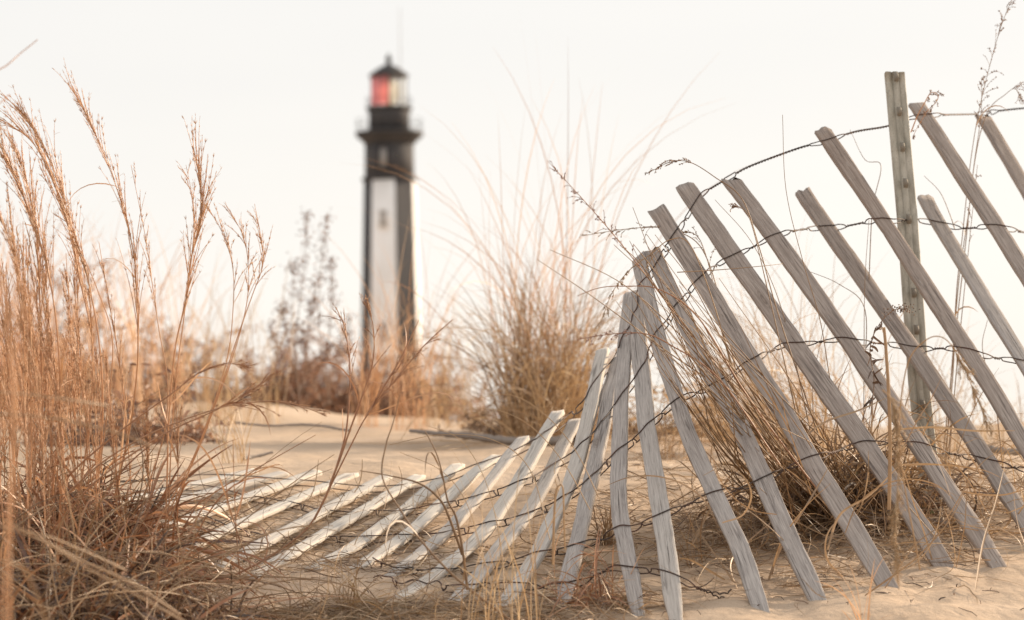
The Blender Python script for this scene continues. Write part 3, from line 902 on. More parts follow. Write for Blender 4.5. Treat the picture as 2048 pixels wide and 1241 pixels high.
def plume(stalk, pts3, t0=.5, n=34, mat='bluestem', spread=.075, ln=(.06, .14), awn=True, mu=.62, name='seed_plume'):
    "bluestem head: fine racemes hugging the stem, with hairy pale seeds"
    mb = MB()
    k = len(pts3)
    T = norm(np.gradient(pts3, axis=0))
    t = t0 + (1 - t0) * np.sort(rng.random(n)) ** .9 * .93
    idx = np.clip((t * (k - 1)).astype(int), 0, k - 1)
    d0 = norm(T[idx] + rng.normal(size=(n, 3)) * spread)
    L = rng.uniform(*ln, n) * (1.05 - .55 * (t - t0) / (1 - t0))
    q = grow(pts3[idx], d0, L, 7, .2, .22)
    tubes(mb, q, taper(n, 7, .0006, .4), tint(n, mu, .2), 4)
    m = n * 8
    a = rng.integers(0, n, m); b = rng.integers(2, 7, m)
    c = q[a, b]; tt = norm(q[a, b] - q[a, b - 1])
    dd = norm(tt + rng.normal(size=(m, 3)) * .2)
    spikelets(mb, c + dd * .004, dd, rng.uniform(.007, .012, m), .00048, tint(m, mu + .05, .2))
    if awn:
        m = n * 2
        a = rng.integers(0, n, m); b = rng.integers(2, 7, m)
        dd = norm(norm(q[a, b] - q[a, b - 1]) + rng.normal(size=(m, 3)) * .5)
        q2 = grow(q[a, b], dd, rng.uniform(.006, .013, m), 3, 0, .5)
        tubes(mb, q2, np.full((m, 3), .00022), tint(m, .8, .15), 3)
    return mb.build(name, MAT[mat], stalk)


def panicle(stalk, pts3, t0=.6, nb=16, bl=(.03, .08), mat='seed', seed=(.0042, .0011), droop=1.2, spread=.5, per=9, mu=.45, name='seed_head'):
    mb = MB(); k = len(pts3)
    T = norm(np.gradient(pts3, axis=0))
    t = t0 + (1 - t0) * np.linspace(0, .97, nb)
    idx = np.clip((t * (k - 1)).astype(int), 0, k - 1)
    d0 = norm(T[idx] + rng.normal(size=(nb, 3)) * spread)
    L = rng.uniform(*bl, nb) * (1.1 - .6 * np.linspace(0, 1, nb))
    q = grow(pts3[idx], d0, L, 8, droop, .6)
    tubes(mb, q, np.full((nb, 8), .00038), mu, 4)
    m = nb * per
    a = rng.integers(0, nb, m); b = rng.integers(2, 8, m)
    tt = norm(q[a, b] - q[a, b - 1])
    dd = norm(tt + rng.normal(size=(m, 3)) * .4)
    spikelets(mb, q[a, b] + dd * seed[0] * .6, dd, rng.uniform(.7, 1.2, m) * seed[0], seed[1], tint(m, mu, .22))
    return mb.build(name, MAT[mat], stalk)


def tuft(name, label, cat, px, Y, n, ln, w, mat, lean=.4, az=None, spread=.7, base_r=.05, grav=1.2, curl=.8, group=None, mu=.5, sd=.22, k=10, elong=1.0, fold=.25, extra=None):
    b0 = bpt(px, Y)
    mb = MB()
    a = rng.uniform(0, 2 * np.pi, n); rr = base_r * np.sqrt(rng.random(n))
    bx = b0[0] + np.cos(a) * rr * elong; by = b0[1] + np.sin(a) * rr
    base = np.stack([bx, by, G(bx, by) - .006], 1)
    d = dirs(n, lean, az, spread)
    q = grow(base, d, rng.uniform(*ln, n), k, grav, curl)
    ribbons(mb, q, taper(n, k, rng.uniform(*w, n)), tint(n, mu, sd), fold=fold)
    if extra: extra(mb, b0)
    o = mb.build(name, MAT[mat], origin=b0)
    return tag(o, label, cat, group)


# ---------------------------------------------------------------- foreground left: little bluestem clumps
def bluestem_clump(px, Y, label, traced, ngen=10, seed=0, nleaf=120, gen_x=(-60, 60), gen_top=(420, 700), leanpx=(-110, -20), hw=.05):
    b0 = bpt(px, Y)
    root = empty('bluestem_clump', b0, label, 'grass', 'tall russet grass clumps in front at the left')
    for (pts, Ys, kind) in traced:
        p3 = px_curve(pts, Ys)[::-1] if pts[0][1] < pts[-1][1] else px_curve(pts, Ys)
        if kind == 'P':                  # full plume
            s = stalk_part(root, p3, .0017, .0006, mu=.5, leaves=2)
            plume(s, p3, .36, 52, ln=(.07, .16))
        elif kind == 'T':                # thin, open
            s = stalk_part(root, p3, .0013, .0004, mu=.45)
            plume(s, p3, .58, 14, ln=(.03, .08), spread=.2)
        else:
            stalk_part(root, p3, .0016, .0005, mu=.45, leaves=1)
    for i in range(ngen):
        x0 = px + rng.uniform(*gen_x); top = rng.uniform(*gen_top); y = Y + rng.uniform(-.18, .22)
        x1 = x0 + rng.uniform(*leanpx) * (1.2 - top / 1400)
        f = bpt(x0, y)
        e = P(x1, top, y + rng.uniform(-.06, .06))
        mid = f * .45 + e * .55 + np.array([(e[0] - f[0]) * -.22, 0, 0]) + rng.normal(size=3) * .006
        p3 = smooth(np.array([f, f * .75 + mid * .25 + rng.normal(size=3) * .003, mid, e]), 8)
        s = stalk_part(root, p3, .0015, .0005, mu=float(rng.uniform(.4, .65)), leaves=1)
        plume(s, p3, rng.uniform(.42, .6), 30, ln=(.04, .11), mu=.6)
    n = nleaf
    mb = MB()
    a = rng.uniform(0, 2 * np.pi, n); rr = hw * np.sqrt(rng.random(n)) * 1.3
    bx = b0[0] + np.cos(a) * rr; by = b0[1] + np.sin(a) * rr
    q = grow(np.stack([bx, by, G(bx, by) - .005], 1), dirs(n, .45), rng.uniform(.14, .36, n), 14, 2.2, 2.2)
    ribbons(mb, q, taper(n, 14, rng.uniform(.0028, .0055, n)), tint(n, .42, .2))
    o = mb.build('leaf', MAT['rust'], root); o['kind'] = 'stuff'
    return root


Yc = 4.0
bluestem_clump(215, 4.10, 'russet grass clump bearing the tallest plume at left, its tip bent toward the upper left',
    [([(145, 172), (190, 268), (232, 372), (262, 480), (272, 560), (276, 700), (268, 800), (255, 880), (228, 1000)], (4.0, 4.1), 'P'),
     ([(262, 330), (290, 470), (305, 570), (318, 660), (335, 760), (330, 860), (300, 960), (262, 1040)], (4.15, 4.12), 'T')], 7, 1, 150, (-70, 70), (480, 720))
bluestem_clump(160, 4.0, 'russet grass clump with two curved plumes just left of the tallest plume',
    [([(35, 213), (85, 290), (120, 372), (150, 480), (176, 560), (200, 700), (205, 850), (190, 980)], (3.95, 4.0), 'P'),
     ([(0, 238), (62, 282), (100, 350), (135, 450), (160, 560), (185, 690), (180, 840), (160, 980)], (4.05, 4.02), 'P'),
     ([(78, 330), (120, 420), (160, 500), (195, 580), (225, 680), (215, 820), (196, 960)], (4.1, 4.05), 'T')], 10, 2, 140, (-70, 60), (430, 680))
bluestem_clump(60, 3.95, 'dense russet grass clump standing against the left edge of the picture',
    [([(0, 285), (28, 350), (60, 430), (90, 520), (112, 640), (120, 800), (105, 990)], (3.9, 3.95), 'P'),
     ([(30, 300), (52, 360), (70, 450), (78, 560), (82, 700), (86, 900), (72, 1010)], (4.0, 3.98), 'P'),
     ([(-30, 380), (20, 480), (45, 600), (60, 750), (62, 930), (50, 1030)], (3.85, 3.9), 'P')], 25, 3, 200, (-90, 80), (360, 640))
bluestem_clump(335, 4.05, 'russet grass clump with one upright feathery plume and forked thin stems, beside the flattened pickets',
    [([(385, 292), (396, 340), (402, 400), (399, 450), (382, 520), (372, 600), (350, 700), (337, 850), (335, 930), (330, 1100)], (4.05, 4.05), 'P'),
     ([(372, 330), (385, 400), (388, 470), (378, 560), (366, 650), (352, 760), (342, 900), (336, 1060)], (4.1, 4.07), 'T'),
     ([(418, 418), (449, 475), (466, 540), (466, 620), (455, 715), (420, 830), (380, 930), (325, 1030)], (4.0, 4.0), 'T'),
     ([(452, 412), (486, 472), (497, 540), (493, 610), (470, 700), (430, 812), (388, 920), (330, 1040)], (4.02, 4.02), 'T'),
     ([(509, 408), (521, 470), (526, 528), (505, 590), (480, 660), (440, 780), (395, 900), (335, 1050)], (4.05, 4.03), 'T')], 2, 4, 26, (-40, 20), (640, 820), (-30, 30))


def stem_thing(name, label, cat, traces, mat='tan', r=(.0017, .0006), group=None, mu=.5, leaves=1, heads=()):
    first = px_curve(*traces[0])
    b = first[0] if first[0][2] < first[-1][2] else first[-1]
    root = empty(name, b, label, cat, group)
    for i, tr in enumerate(traces):
        p3 = px_curve(*tr)
        if p3[0][2] > p3[-1][2]: p3 = p3[::-1]
        s = stalk_part(root, p3, r[0], r[1], mat, mu=mu, leaves=leaves)
        if i in heads:
            plume(s, p3, .62, 16, mat=mat, ln=(.02, .06), spread=.22, awn=False)
    return root


stem_thing('bent_grass', 'long russet stem bowed low to the right over the flattened pickets', 'grass',
    [([(650, 832), (610, 815), (550, 803), (480, 808), (420, 822), (330, 855), (250, 895), (180, 945), (110, 1015), (80, 1060)], (3.8, 3.9)),
     ([(555, 740), (520, 770), (480, 795), (420, 826), (340, 862), (270, 905), (190, 965), (130, 1030)], (3.85, 3.92))], 'rust', (.0018, .0006), heads=(0, 1), mu=.62)
stem_thing('bent_grass', 'straight russet stem slanting up to the right across the tall clumps', 'grass',
    [([(505, 736), (455, 728), (400, 745), (340, 790), (270, 840), (200, 895), (140, 950), (90, 1020)], (3.85, 3.95))], 'rust', (.0019, .0006), heads=(0,), mu=.55)
stem_thing('dry_weed', 'reddish branched weed stem rising over the flattened pickets toward the lighthouse foot', 'weed',
    [([(905, 640), (850, 690), (795, 755), (735, 830), (700, 895), (655, 985), (620, 1050), (575, 1090), (520, 1125), (470, 1150)], (4.05, 4.05)),
     ([(672, 615), (690, 660), (700, 745), (694, 850), (682, 905), (655, 985), (628, 1040)], (4.07, 4.05)),
     ([(732, 607), (746, 652), (746, 720), (722, 800), (700, 860), (682, 912), (660, 970)], (4.03, 4.05)),
     ([(838, 640), (800, 720), (770, 770), (735, 830)], (4.06, 4.05))], 'rust', (.0022, .0007), mu=.5, leaves=2, heads=(0, 1, 2))
stem_thing('dry_weed', 'brown kinked stem leaning left in front of the half fallen pickets', 'weed',
    [([(800, 790), (785, 850), (772, 890), (765, 955), (802, 1022), (845, 1085), (905, 1150), (960, 1195), (1020, 1240), (1050, 1262)], (3.75, 3.75)),
     ([(850, 862), (872, 905), (885, 950), (895, 1000), (912, 1035), (925, 1100), (935, 1180)], (3.85, 3.9)),
     ([(720, 942), (780, 952), (840, 968), (880, 1000), (900, 1040), (925, 1110)], (3.85, 3.9))], 'tan', (.0026, .0008), mu=.38, leaves=1)
stem_thing('dry_weed', 'thin russet stem with drooping leaf standing before the flattened pickets', 'weed',
    [([(466, 880), (468, 960), (472, 1050), (478, 1130), (485, 1180)], (3.95, 3.98)),
     ([(428, 897), (448, 945), (456, 1000), (464, 1030), (480, 1080), (505, 1140)], (3.98, 4.0)),
     ([(632, 870), (570, 905), (510, 940), (475, 968)], (3.96, 3.96))], 'rust', (.0014, .0005), mu=.6, leaves=2)

# nearer stems crossing the left corner (in front of the focus)
stem_thing('bent_grass', 'soft grey stem nearest the viewer, lying across the grass low at the left edge', 'grass',
    [([(-260, 822), (-60, 826), (60, 832), (150, 845), (250, 872), (330, 905)], (2.6, 2.8)),
     ([(-260, 760), (-40, 782), (60, 790), (150, 802), (215, 812)], (2.6, 2.8))], 'tan', (.0014, .0007), mu=.4, leaves=0)
stem_thing('bent_grass', 'blurred stems sloping down to the right across the matted grass corner', 'grass',
    [([(-220, 960), (-20, 1030), (90, 1085), (180, 1140), (290, 1200), (380, 1250)], (2.7, 2.9)),
     ([(-200, 985), (60, 1070), (160, 1120), (260, 1165), (360, 1230)], (2.8, 3.0)),
     ([(-160, 1035), (60, 1065), (150, 1095), (250, 1140)], (2.8, 3.0)),
     ([(-100, 1130), (20, 1125), (60, 1160), (90, 1241)], (2.2, 2.3))], 'tan', (.0015, .0007), mu=.55, leaves=0)
stem_thing('bent_grass', 'two blurred upright stems nearest the viewer along the left edge', 'grass',
    [([(28, 520), (30, 700), (24, 900), (12, 1100), (5, 1280)], (2.2, 2.2)),
     ([(-15, 470), (14, 640), (26, 820), (22, 1000), (18, 1280)], (2.3, 2.3))], 'bluestem', (.0013, .0006), mu=.6, leaves=0)
stem_thing('bent_grass', 'blurred purple brown stem tips poking in at the upper left edge', 'grass',
    [([(75, 80), (40, 108), (15, 130), (-30, 165), (-120, 300), (-200, 700), (-215, 1100), (-215, 1400)], (3.2, 3.0)),
     ([(18, 190), (0, 207), (-40, 250), (-120, 500), (-190, 900), (-200, 1400)], (3.2, 3.0))], 'rust', (.0015, .0006), mu=.4, leaves=0)


# the matted corner: curled dead leaves
def mat_tuft(px, Y, n, label, r=.16, hi=.34):
    n = int(n * .75)
    b0 = bpt(px, Y)
    root = empty('matted_tuft', b0, label, 'grass', 'matted heaps of curled dead grass at lower left')
    mb = MB()
    a = rng.uniform(0, 2 * np.pi, n); rr = r * np.sqrt(rng.random(n))
    bx = b0[0] + np.cos(a) * rr * 1.05; by = b0[1] + np.sin(a) * rr * .9
    q = grow(np.stack([bx, by, G(bx, by) - .004], 1), dirs(n, .7), rng.uniform(hi * .4, hi, n), 16, rng.uniform(1.2, 4.5, n), 4.4)
    ribbons(mb, q, taper(n, 16, rng.uniform(.004, .0095, n)), tint(n, .53, .28), fold=.4)
    o = mb.build('leaf', MAT['rust'], root); o['kind'] = 'stuff'
    n = int(n); m = n // 4
    mb = MB()
    bx = b0[0] + rng.normal(size=m) * r * .6; by = b0[1] + rng.normal(size=m) * r * .5
    az = rng.uniform(0, 2 * np.pi, m); el = rng.normal(.3, .3, m)
    d = np.stack([np.cos(az) * np.cos(el), np.sin(az) * np.cos(el), np.sin(el)], 1)
    q = grow(np.stack([bx, by, G(bx, by) + rng.uniform(.0, .14, m)], 1), d, rng.uniform(.1, .4, m), 10, 1.0, 1.0)
    tubes(mb, q, taper(m, 10, rng.uniform(.0006, .0014, m), .4), tint(m, .55, .2), 5)
    o = mb.build('stem', MAT['tan'], root); o['kind'] = 'stuff'
    # dark leaves added low, their colour standing in for the shaded gaps
    m = int(n * .9)
    mb = MB()
    a = rng.uniform(0, 2 * np.pi, m); rr = r * 1.1 * np.sqrt(rng.random(m))
    bx = b0[0] + np.cos(a) * rr; by = b0[1] + np.sin(a) * rr
    az = rng.uniform(0, 2 * np.pi, m); el = rng.normal(.5, .35, m)
    d = np.stack([np.cos(az) * np.cos(el), np.sin(az) * np.cos(el), np.sin(el)], 1)
    q = grow(np.stack([bx, by, G(bx, by) + rng.uniform(.0, hi * .28, m)], 1), d, rng.uniform(.06, .16, m), 9, 1.5, 3.0)
    ribbons(mb, q, taper(m, 9, rng.uniform(.003, .006, m), .3), tint(m, .38, .25), fold=.4)
    o = mb.build('dark_thatch', MAT['twig'], root); o['kind'] = 'stuff'
    return root


mat_tuft(20, 4.15, 620, 'matted russet heap at the left edge behind the others', .20, .40)
mat_tuft(110, 4.20, 620, 'matted russet heap among the feet of the tallest plumes', .16, .29)
mat_tuft(155, 4.08, 240, 'matted russet heap against the ends of the flattened pickets', .08, .17)
mat_tuft(10, 3.75, 600, 'matted tan heap in front at the left edge, thick with curled leaves', .18, .30)
mat_tuft(150, 3.82, 520, 'matted tan heap in front, dark between its curled leaves', .12, .24)
mat_tuft(370, 3.74, 200, 'low matted heap at the right end of the corner thicket', .10, .06)
mat_tuft(130, 3.55, 420, 'matted heap nearest the viewer along the bottom edge', .17, .20)
mat_tuft(330, 3.62, 260, 'low thin mat on the bottom edge right of the nearest heap', .12, .08)

# swept bundle lying over the ends of the pickets
b0 = bpt(300, 3.84)
mb = MB()
n = 46
bx = b0[0] + rng.normal(size=n) * .02; by = b0[1] + rng.normal(size=n) * .03
el = rng.normal(.03, .05, n); az = rng.normal(-.22, .1, n)
d = np.stack([np.cos(az) * np.cos(el), np.sin(az) * np.cos(el), np.sin(el)], 1)
q = grow(np.stack([bx, by, G(bx, by) + .02], 1), d, rng.uniform(.12, .36, n), 14, rng.uniform(1.0, 1.7, n), .5)
ribbons(mb, q, taper(n, 14, rng.uniform(.002, .0042, n)), tint(n, .5, .2))
tag(mb.build('swept_grass', MAT['rust'], origin=b0), 'swept bundle of russet blades lying right over the feet of the flattened pickets', 'grass')


# ---------------------------------------------------------------- straw litter on the sand
def litter(mb, n, pxr, yr, ln, w, curl=1.4, high=.02, mu=.5):
    px = rng.uniform(*pxr, n); y = rng.uniform(*yr, n)
    x = (px - 1024) / F0 * y
    az = rng.normal(0, .9, n) + np.where(rng.random(n) < .5, 0, np.pi); el = np.abs(rng.normal(0, .12, n))
    d = np.stack([np.cos(az) * np.cos(el), np.sin(az) * np.cos(el), np.sin(el)], 1)
    q = grow(np.stack([x, y, G(x, y) + rng.uniform(.001, high, n)], 1), d, rng.uniform(*ln, n), 9, 1.6, curl)
    ribbons(mb, q, taper(n, 9, rng.uniform(*w, n), .3), tint(n, mu, .25), fold=.3)


mb = MB()
litter(mb, 620, (330, 1000), (3.76, 3.98), (.04, .18), (.0010, .0026), high=.006)
litter(mb, 520, (330, 1150), (3.77, 3.95), (.03, .16), (.0008, .0024), 1.8, .006, .5)
litter(mb, 200, (1000, 1300), (3.80, 4.0), (.04, .14), (.0008, .0022), high=.004)
litter(mb, 260, (560, 1080), (3.78, 3.95), (.04, .15), (.0008, .002))
litter(mb, 420, (350, 860), (4.2, 4.95), (.04, .12), (.0010, .0024), high=.004)
litter(mb, 200, (860, 1260), (3.98, 4.4), (.04, .16), (.0008, .0022), high=.008)
litter(mb, 130, (1120, 1480), (4.2, 4.75), (.05, .2), (.001, .0028))
litter(mb, 80, (1160, 1500), (4.7, 5.6), (.05, .2), (.0012, .003))
litter(mb, 190, (1360, 1960), (4.05, 4.5), (.05, .22), (.001, .0026), mu=.4)
litter(mb, 230, (1420, 2080), (4.5, 6.2), (.05, .2), (.001, .0028))
litter(mb, 70, (1180, 1700), (3.9, 4.1), (.05, .14), (.0008, .0018), mu=.35)
litter(mb, 700, (330, 880), (4.1, 5.0), (.03, .12), (.001, .0026), 2.5, .012, .3)
litter(mb, 260, (1640, 2120), (4.25, 5.2), (.06, .25), (.001, .0028), 1.6, .05, .42)
litter(mb, 200, (1320, 1760), (4.2, 4.8), (.06, .22), (.001, .0026), 1.6, .05, .42)
litter(mb, 90, (1050, 1500), (4.3, 5.0), (.05, .2), (.001, .0026), 1.8, .03, .4)
tag(mb.build('straw_litter', MAT['litter']), 'dry straw and broken grass lying over the sand', 'straw', kind='stuff')


# dark crumbs of wood and twig bits
mb = MB()
n = 260
px = np.r_[rng.uniform(1150, 2040, 180), rng.uniform(500, 1150, 80)]; y = rng.uniform(3.85, 4.9, n); x = (px - 1024) / F0 * y
az = rng.uniform(0, 6.28, n); d = np.stack([np.cos(az), np.sin(az), rng.uniform(0, .3, n)], 1)
q = grow(np.stack([x, y, G(x, y) + .001], 1), d, rng.uniform(.004, .05, n) ** 1.0 * rng.uniform(.3, 1, n), 5, .6, .9)
tubes(mb, q, taper(n, 5, rng.uniform(.0005, .0013, n), .5), tint(n, .35, .25), 4)
tag(mb.build('twig_litter', MAT['twig']), 'dark twig crumbs scattered on the sand', 'twigs', kind='stuff')

# ---------------------------------------------------------------- small tufts around the fence
tuft('grass_tuft', 'small yellowish tuft at the feet of the flattened pickets', 'grass', 692, 3.93, 60, (.05, .16), (.0012, .0028), 'straw', .7, None, .7, .02, 1.4, 1.0, mu=.42)
tuft('grass_tuft', 'pale straw tuft lying by the second half fallen picket', 'grass', 560, 3.86, 70, (.03, .07), (.001, .0024), 'straw', 1.0, None, .7, .05, 1.8, 1.6, mu=.62)
tuft('grass_tuft', 'upright pale yellow stems in front of the rotted picket foot', 'grass', 990, 3.72, 34, (.12, .34), (.0016, .0028), 'straw', .16, None, .7, .05, .5, .5, mu=.62, elong=1.4)
tuft('grass_tuft', 'russet tuft curling round the feet of the two leaning pickets in the middle', 'grass', 1172, 3.98, 90, (.05, .17), (.0016, .0034), 'rust', .75, None, .7, .05, 1.8, 1.8, mu=.45)
tuft('grass_tuft', 'small stubbly tuft standing on the sand behind the middle pickets', 'grass', 1212, 4.42, 30, (.05, .13), (.0022, .0036), 'tan', .18, None, .7, .015, .5, .6, mu=.4)
tuft('grass_tuft', 'short bent tan stubs low beside the middle pickets', 'grass', 1245, 3.92, 24, (.04, .12), (.002, .004), 'straw', .7, None, .7, .03, 2, 2.2, mu=.5)
tuft('grass_tuft', 'short dry stub in the sand between the right pickets, straw coloured', 'grass', 1715, 3.72, 12, (.04, .16), (.0016, .003), 'bluestem', .15, None, .7, .008, .5, .6, mu=.65)
tuft('grass_tuft', 'tiny curled brown sprout on the bare sand at lower right', 'grass', 1905, 3.62, 5, (.02, .05), (.002, .003), 'bluestem', .2, None, .7, .004, .5, 1.2, mu=.4)
tuft('grass_tuft', 'thin tuft behind the gap left of the middle pickets', 'grass', 1375, 4.25, 26, (.08, .26), (.0012, .0024), 'tan', .4, None, .7, .03, 1.2, 1.0, mu=.4)
tuft('grass_tuft', 'thin straggling tuft at the foot of the post', 'grass', 1915, 4.85, 22, (.10, .34), (.0014, .003), 'tan', .45, None, .7, .05, 1.4, 1.2, mu=.45)
tuft('grass_tuft', 'straggling straw tuft on the sand at the right edge', 'grass', 2020, 4.7, 44, (.08, .28), (.0014, .003), 'straw', .6, None, .7, .06, 1.8, 1.6, mu=.5)
tuft('grass_tuft', 'low sprawling tan tuft between the feet of the two rightmost standing pickets', 'grass', 1935, 4.5, 40, (.08, .24), (.0014, .003), 'tan', .9, None, .7, .05, 2.2, 2.2, mu=.45)
tuft('grass_tuft', 'low sprawling brown tuft in the gap left of the combed clump', 'grass', 1480, 4.4, 60, (.08, .24), (.0014, .003), 'tan', .9, None, .7, .07, 2.2, 2.0, mu=.4)
stem_thing('lone_grass', 'pale arched stem folding over beside the middle pickets', 'grass',
    [([(1106, 1130), (1108, 1040), (1112, 985), (1118, 972), (1126, 978), (1128, 1040), (1130, 1100)], (3.8, 3.8))], 'straw', (.0022, .0014), mu=.6, leaves=0)
stem_thing('lone_grass', 'long thin pale stems arching left in front of the middle pickets', 'grass',
    [([(1200, 1000), (1150, 900), (1090, 830), (1020, 790), (940, 800)], (4.0, 4.1)),
     ([(1180, 1020), (1130, 930), (1070, 860), (1010, 825), (950, 815)], (4.0, 4.1)),
     ([(985, 1180), (960, 1090), (930, 1000), (880, 940), (800, 905)], (3.8, 4.0)),
     ([(1010, 1190), (1000, 1080), (970, 960), (920, 880), (850, 850)], (3.8, 4.1)),
     ([(1100, 1080), (1060, 940), (985, 880), (880, 870), (780, 890)], (4.0, 4.2))], 'straw', (.0009, .0004), mu=.7, leaves=0)

# ---------------------------------------------------------------- the big clump behind the right pickets
b0 = bpt(1715, 4.62)
root = empty('grass_clump', b0, 'large tan grass clump behind the right hand pickets, stems combed to the left', 'grass')
for i in range(72):
    f = bpt(rng.normal(1680, 55), 4.60 + rng.uniform(-.06, .10), -.01)
    tx = rng.uniform(1225, 1560); ty = np.interp(tx, [1225, 1560], [520, 840]) + rng.normal(0, 75)
    if i < 10: tx, ty = rng.uniform(1300, 1420), rng.uniform(560, 760)
    e = P(tx, ty, 4.14 + rng.uniform(-.08, .14))
    mid = f * .52 + e * .48 + np.array([rng.normal(.01, .03), rng.normal(0, .02), rng.normal(-.03, .03)])
    stalk_part(root, smooth(np.array([f, mid, e]), 9), rng.uniform(.0014, .0024), .0005, 'tan', mu=float(rng.uniform(.35, .65)), leaves=int(rng.random() < .35), leafw=.0035)
for tr in ([(1680, 1100), (1540, 880), (1400, 690), (1300, 560), (1228, 490)], [(1660, 1090), (1520, 870), (1420, 740), (1330, 640), (1232, 560), (1100, 500)],
           [(1640, 1080), (1500, 850), (1380, 680), (1290, 540), (1240, 490)], [(1665, 1060), (1500, 830), (1330, 700), (1180, 590), (1075, 520)],
           [(1655, 1040), (1560, 880), (1450, 690), (1380, 560), (1310, 470)]):
    stalk_part(root, px_curve(tr, (4.6, 4.38, 4.12)), .0017, .0005, 'tan', mu=.5)
p3 = px_curve([(1650, 1060), (1500, 820), (1360, 640), (1260, 510), (1180, 415), (1095, 322)], (4.6, 4.35, 4.05))
s = stalk_part(root, p3, .0016, .0004, 'rust', mu=.55)
panicle(s, p3, .55, 26, (.02, .05), 'pinkseed', (.0048, .0009), .3, .22, 7, .5)
p3 = px_curve([(1700, 1080), (1480, 700), (1390, 520), (1350, 480), (1310, 478), (1260, 500), (1190, 600)], (4.6, 4.5, 4.3, 4.2))
mbx = MB()
n = 380
a = rng.uniform(0, 6.28, n); rr = np.sqrt(rng.random(n))
bx = b0[0] - .01 + np.cos(a) * rr * .13; by = b0[1] + .02 + np.sin(a) * rr * .08
q = grow(np.stack([bx, by, G(bx, by) - .005], 1), dirs(n, .55), rng.uniform(.12, .38, n), 13, 1.6, 1.7)
ribbons(mbx, q, taper(n, 13, rng.uniform(.002, .0044, n)), tint(n, .3, .2))
n = 230
bx = b0[0] - .04 + rng.normal(size=n) * .09; by = b0[1] - .03 + rng.normal(size=n) * .05
q = grow(np.stack([bx, by, G(bx, by) + .01], 1), dirs(n, 1.1), rng.uniform(.1, .3, n), 13, 3.2, 2.6)
ribbons(mbx, q, taper(n, 13, rng.uniform(.002, .004, n)), tint(n, .25, .2))
o = mbx.build('leaf', MAT['tan'], root); o['kind'] = 'stuff'
mbx = MB(); n = 420
bx = b0[0] - .03 + rng.normal(size=n) * .085; by = b0[1] + rng.normal(size=n) * .05
az = rng.uniform(0, 2 * np.pi, n); el = rng.normal(.6, .4, n)
d = np.stack([np.cos(az) * np.cos(el), np.sin(az) * np.cos(el), np.sin(el)], 1)
q = grow(np.stack([bx, by, G(bx, by) + rng.uniform(0, .05, n)], 1), d, rng.uniform(.06, .18, n), 10, 1.8, 2.6)
ribbons(mbx, q, taper(n, 10, rng.uniform(.0025, .006, n), .3), tint(n, .4, .25), fold=.4)
o = mbx.build('dark_thatch', MAT['twig'], root); o['kind'] = 'stuff'

# loose looping dead blades among those pickets
mb = MB()
for tr, Ys in (([(1385, 1090), (1430, 1010), (1500, 980), (1560, 990)], (4.2, 4.3)), ([(1480, 1190), (1462, 1130), (1490, 1090), (1560, 1030)], (4.05, 4.2)),
               ([(1655, 1100), (1680, 1030), (1740, 990), (1800, 930)], (4.1, 4.1)), ([(1700, 1170), (1655, 1120), (1660, 1060), (1720, 1010)], (4.1, 4.15)),
               ([(1760, 1190), (1830, 1090), (1890, 1040), (1960, 930), (2010, 900)], (4.0, 4.2)), ([(1870, 1160), (1910, 1130), (1900, 1050), (1885, 1010)], (4.1, 4.1)),
               ([(1730, 1192), (1790, 1150), (1840, 1110), (1900, 1040), (1945, 950)], (3.95, 4.1)), ([(1530, 1180), (1560, 1100), (1620, 1000), (1660, 930)], (4.1, 4.2)),
               ([(1450, 1160), (1380, 1120), (1350, 1120)], (4.1, 4.2)), ([(1950, 1180), (1965, 1090), (1990, 1010), (2010, 930)], (3.9, 4.1)),
               ([(1560, 920), (1640, 850), (1720, 820), (1775, 795)], (4.3, 4.4)), ([(1790, 860), (1870, 855), (1950, 862), (2030, 862)], (4.4, 4.4)),
               ([(1800, 930), (1870, 930), (1960, 940), (2010, 960)], (4.2, 4.2)), ([(1890, 1020), (1960, 1040), (2030, 1075), (2048, 1110)], (4.2, 4.2))):
    p3 = px_curve(tr, Ys, 8)
    ribbons(mb, p3[None], taper(1, len(p3), .0042, .2), float(rng.uniform(.4, .7)), fold=.4)
for i in range(85):
    ax_ = rng.uniform(1400, 2060); ay_ = rng.uniform(960, 1190); a_ = rng.normal(0, 1.0) - .3
    L_ = rng.uniform(90, 300); y_ = rng.uniform(4.0, 4.75)
    tr = []
    hd = a_; x_, yy_ = ax_, ay_
    cu_ = rng.normal(0, .22)
    for j in range(6):
        tr.append((x_, yy_)); x_ += math.sin(hd) * L_ / 5; yy_ -= math.cos(hd) * L_ / 5; hd += cu_ + rng.normal(0, .05)
    p3 = px_curve(tr, (y_, y_ + rng.normal(0, .06)), 4)
    p3[:, 2] = np.maximum(p3[:, 2], G(p3[:, 0], p3[:, 1]) + .004)
    ribbons(mb, p3[None], taper(1, len(p3), float(rng.uniform(.0016, .0038)), .2), float(rng.uniform(.3, .7)), fold=.4)
tag(mb.build('loose_grass_blades', MAT['tan']), 'loose looping dead blades tangled through the right hand pickets', 'grass', kind='stuff')

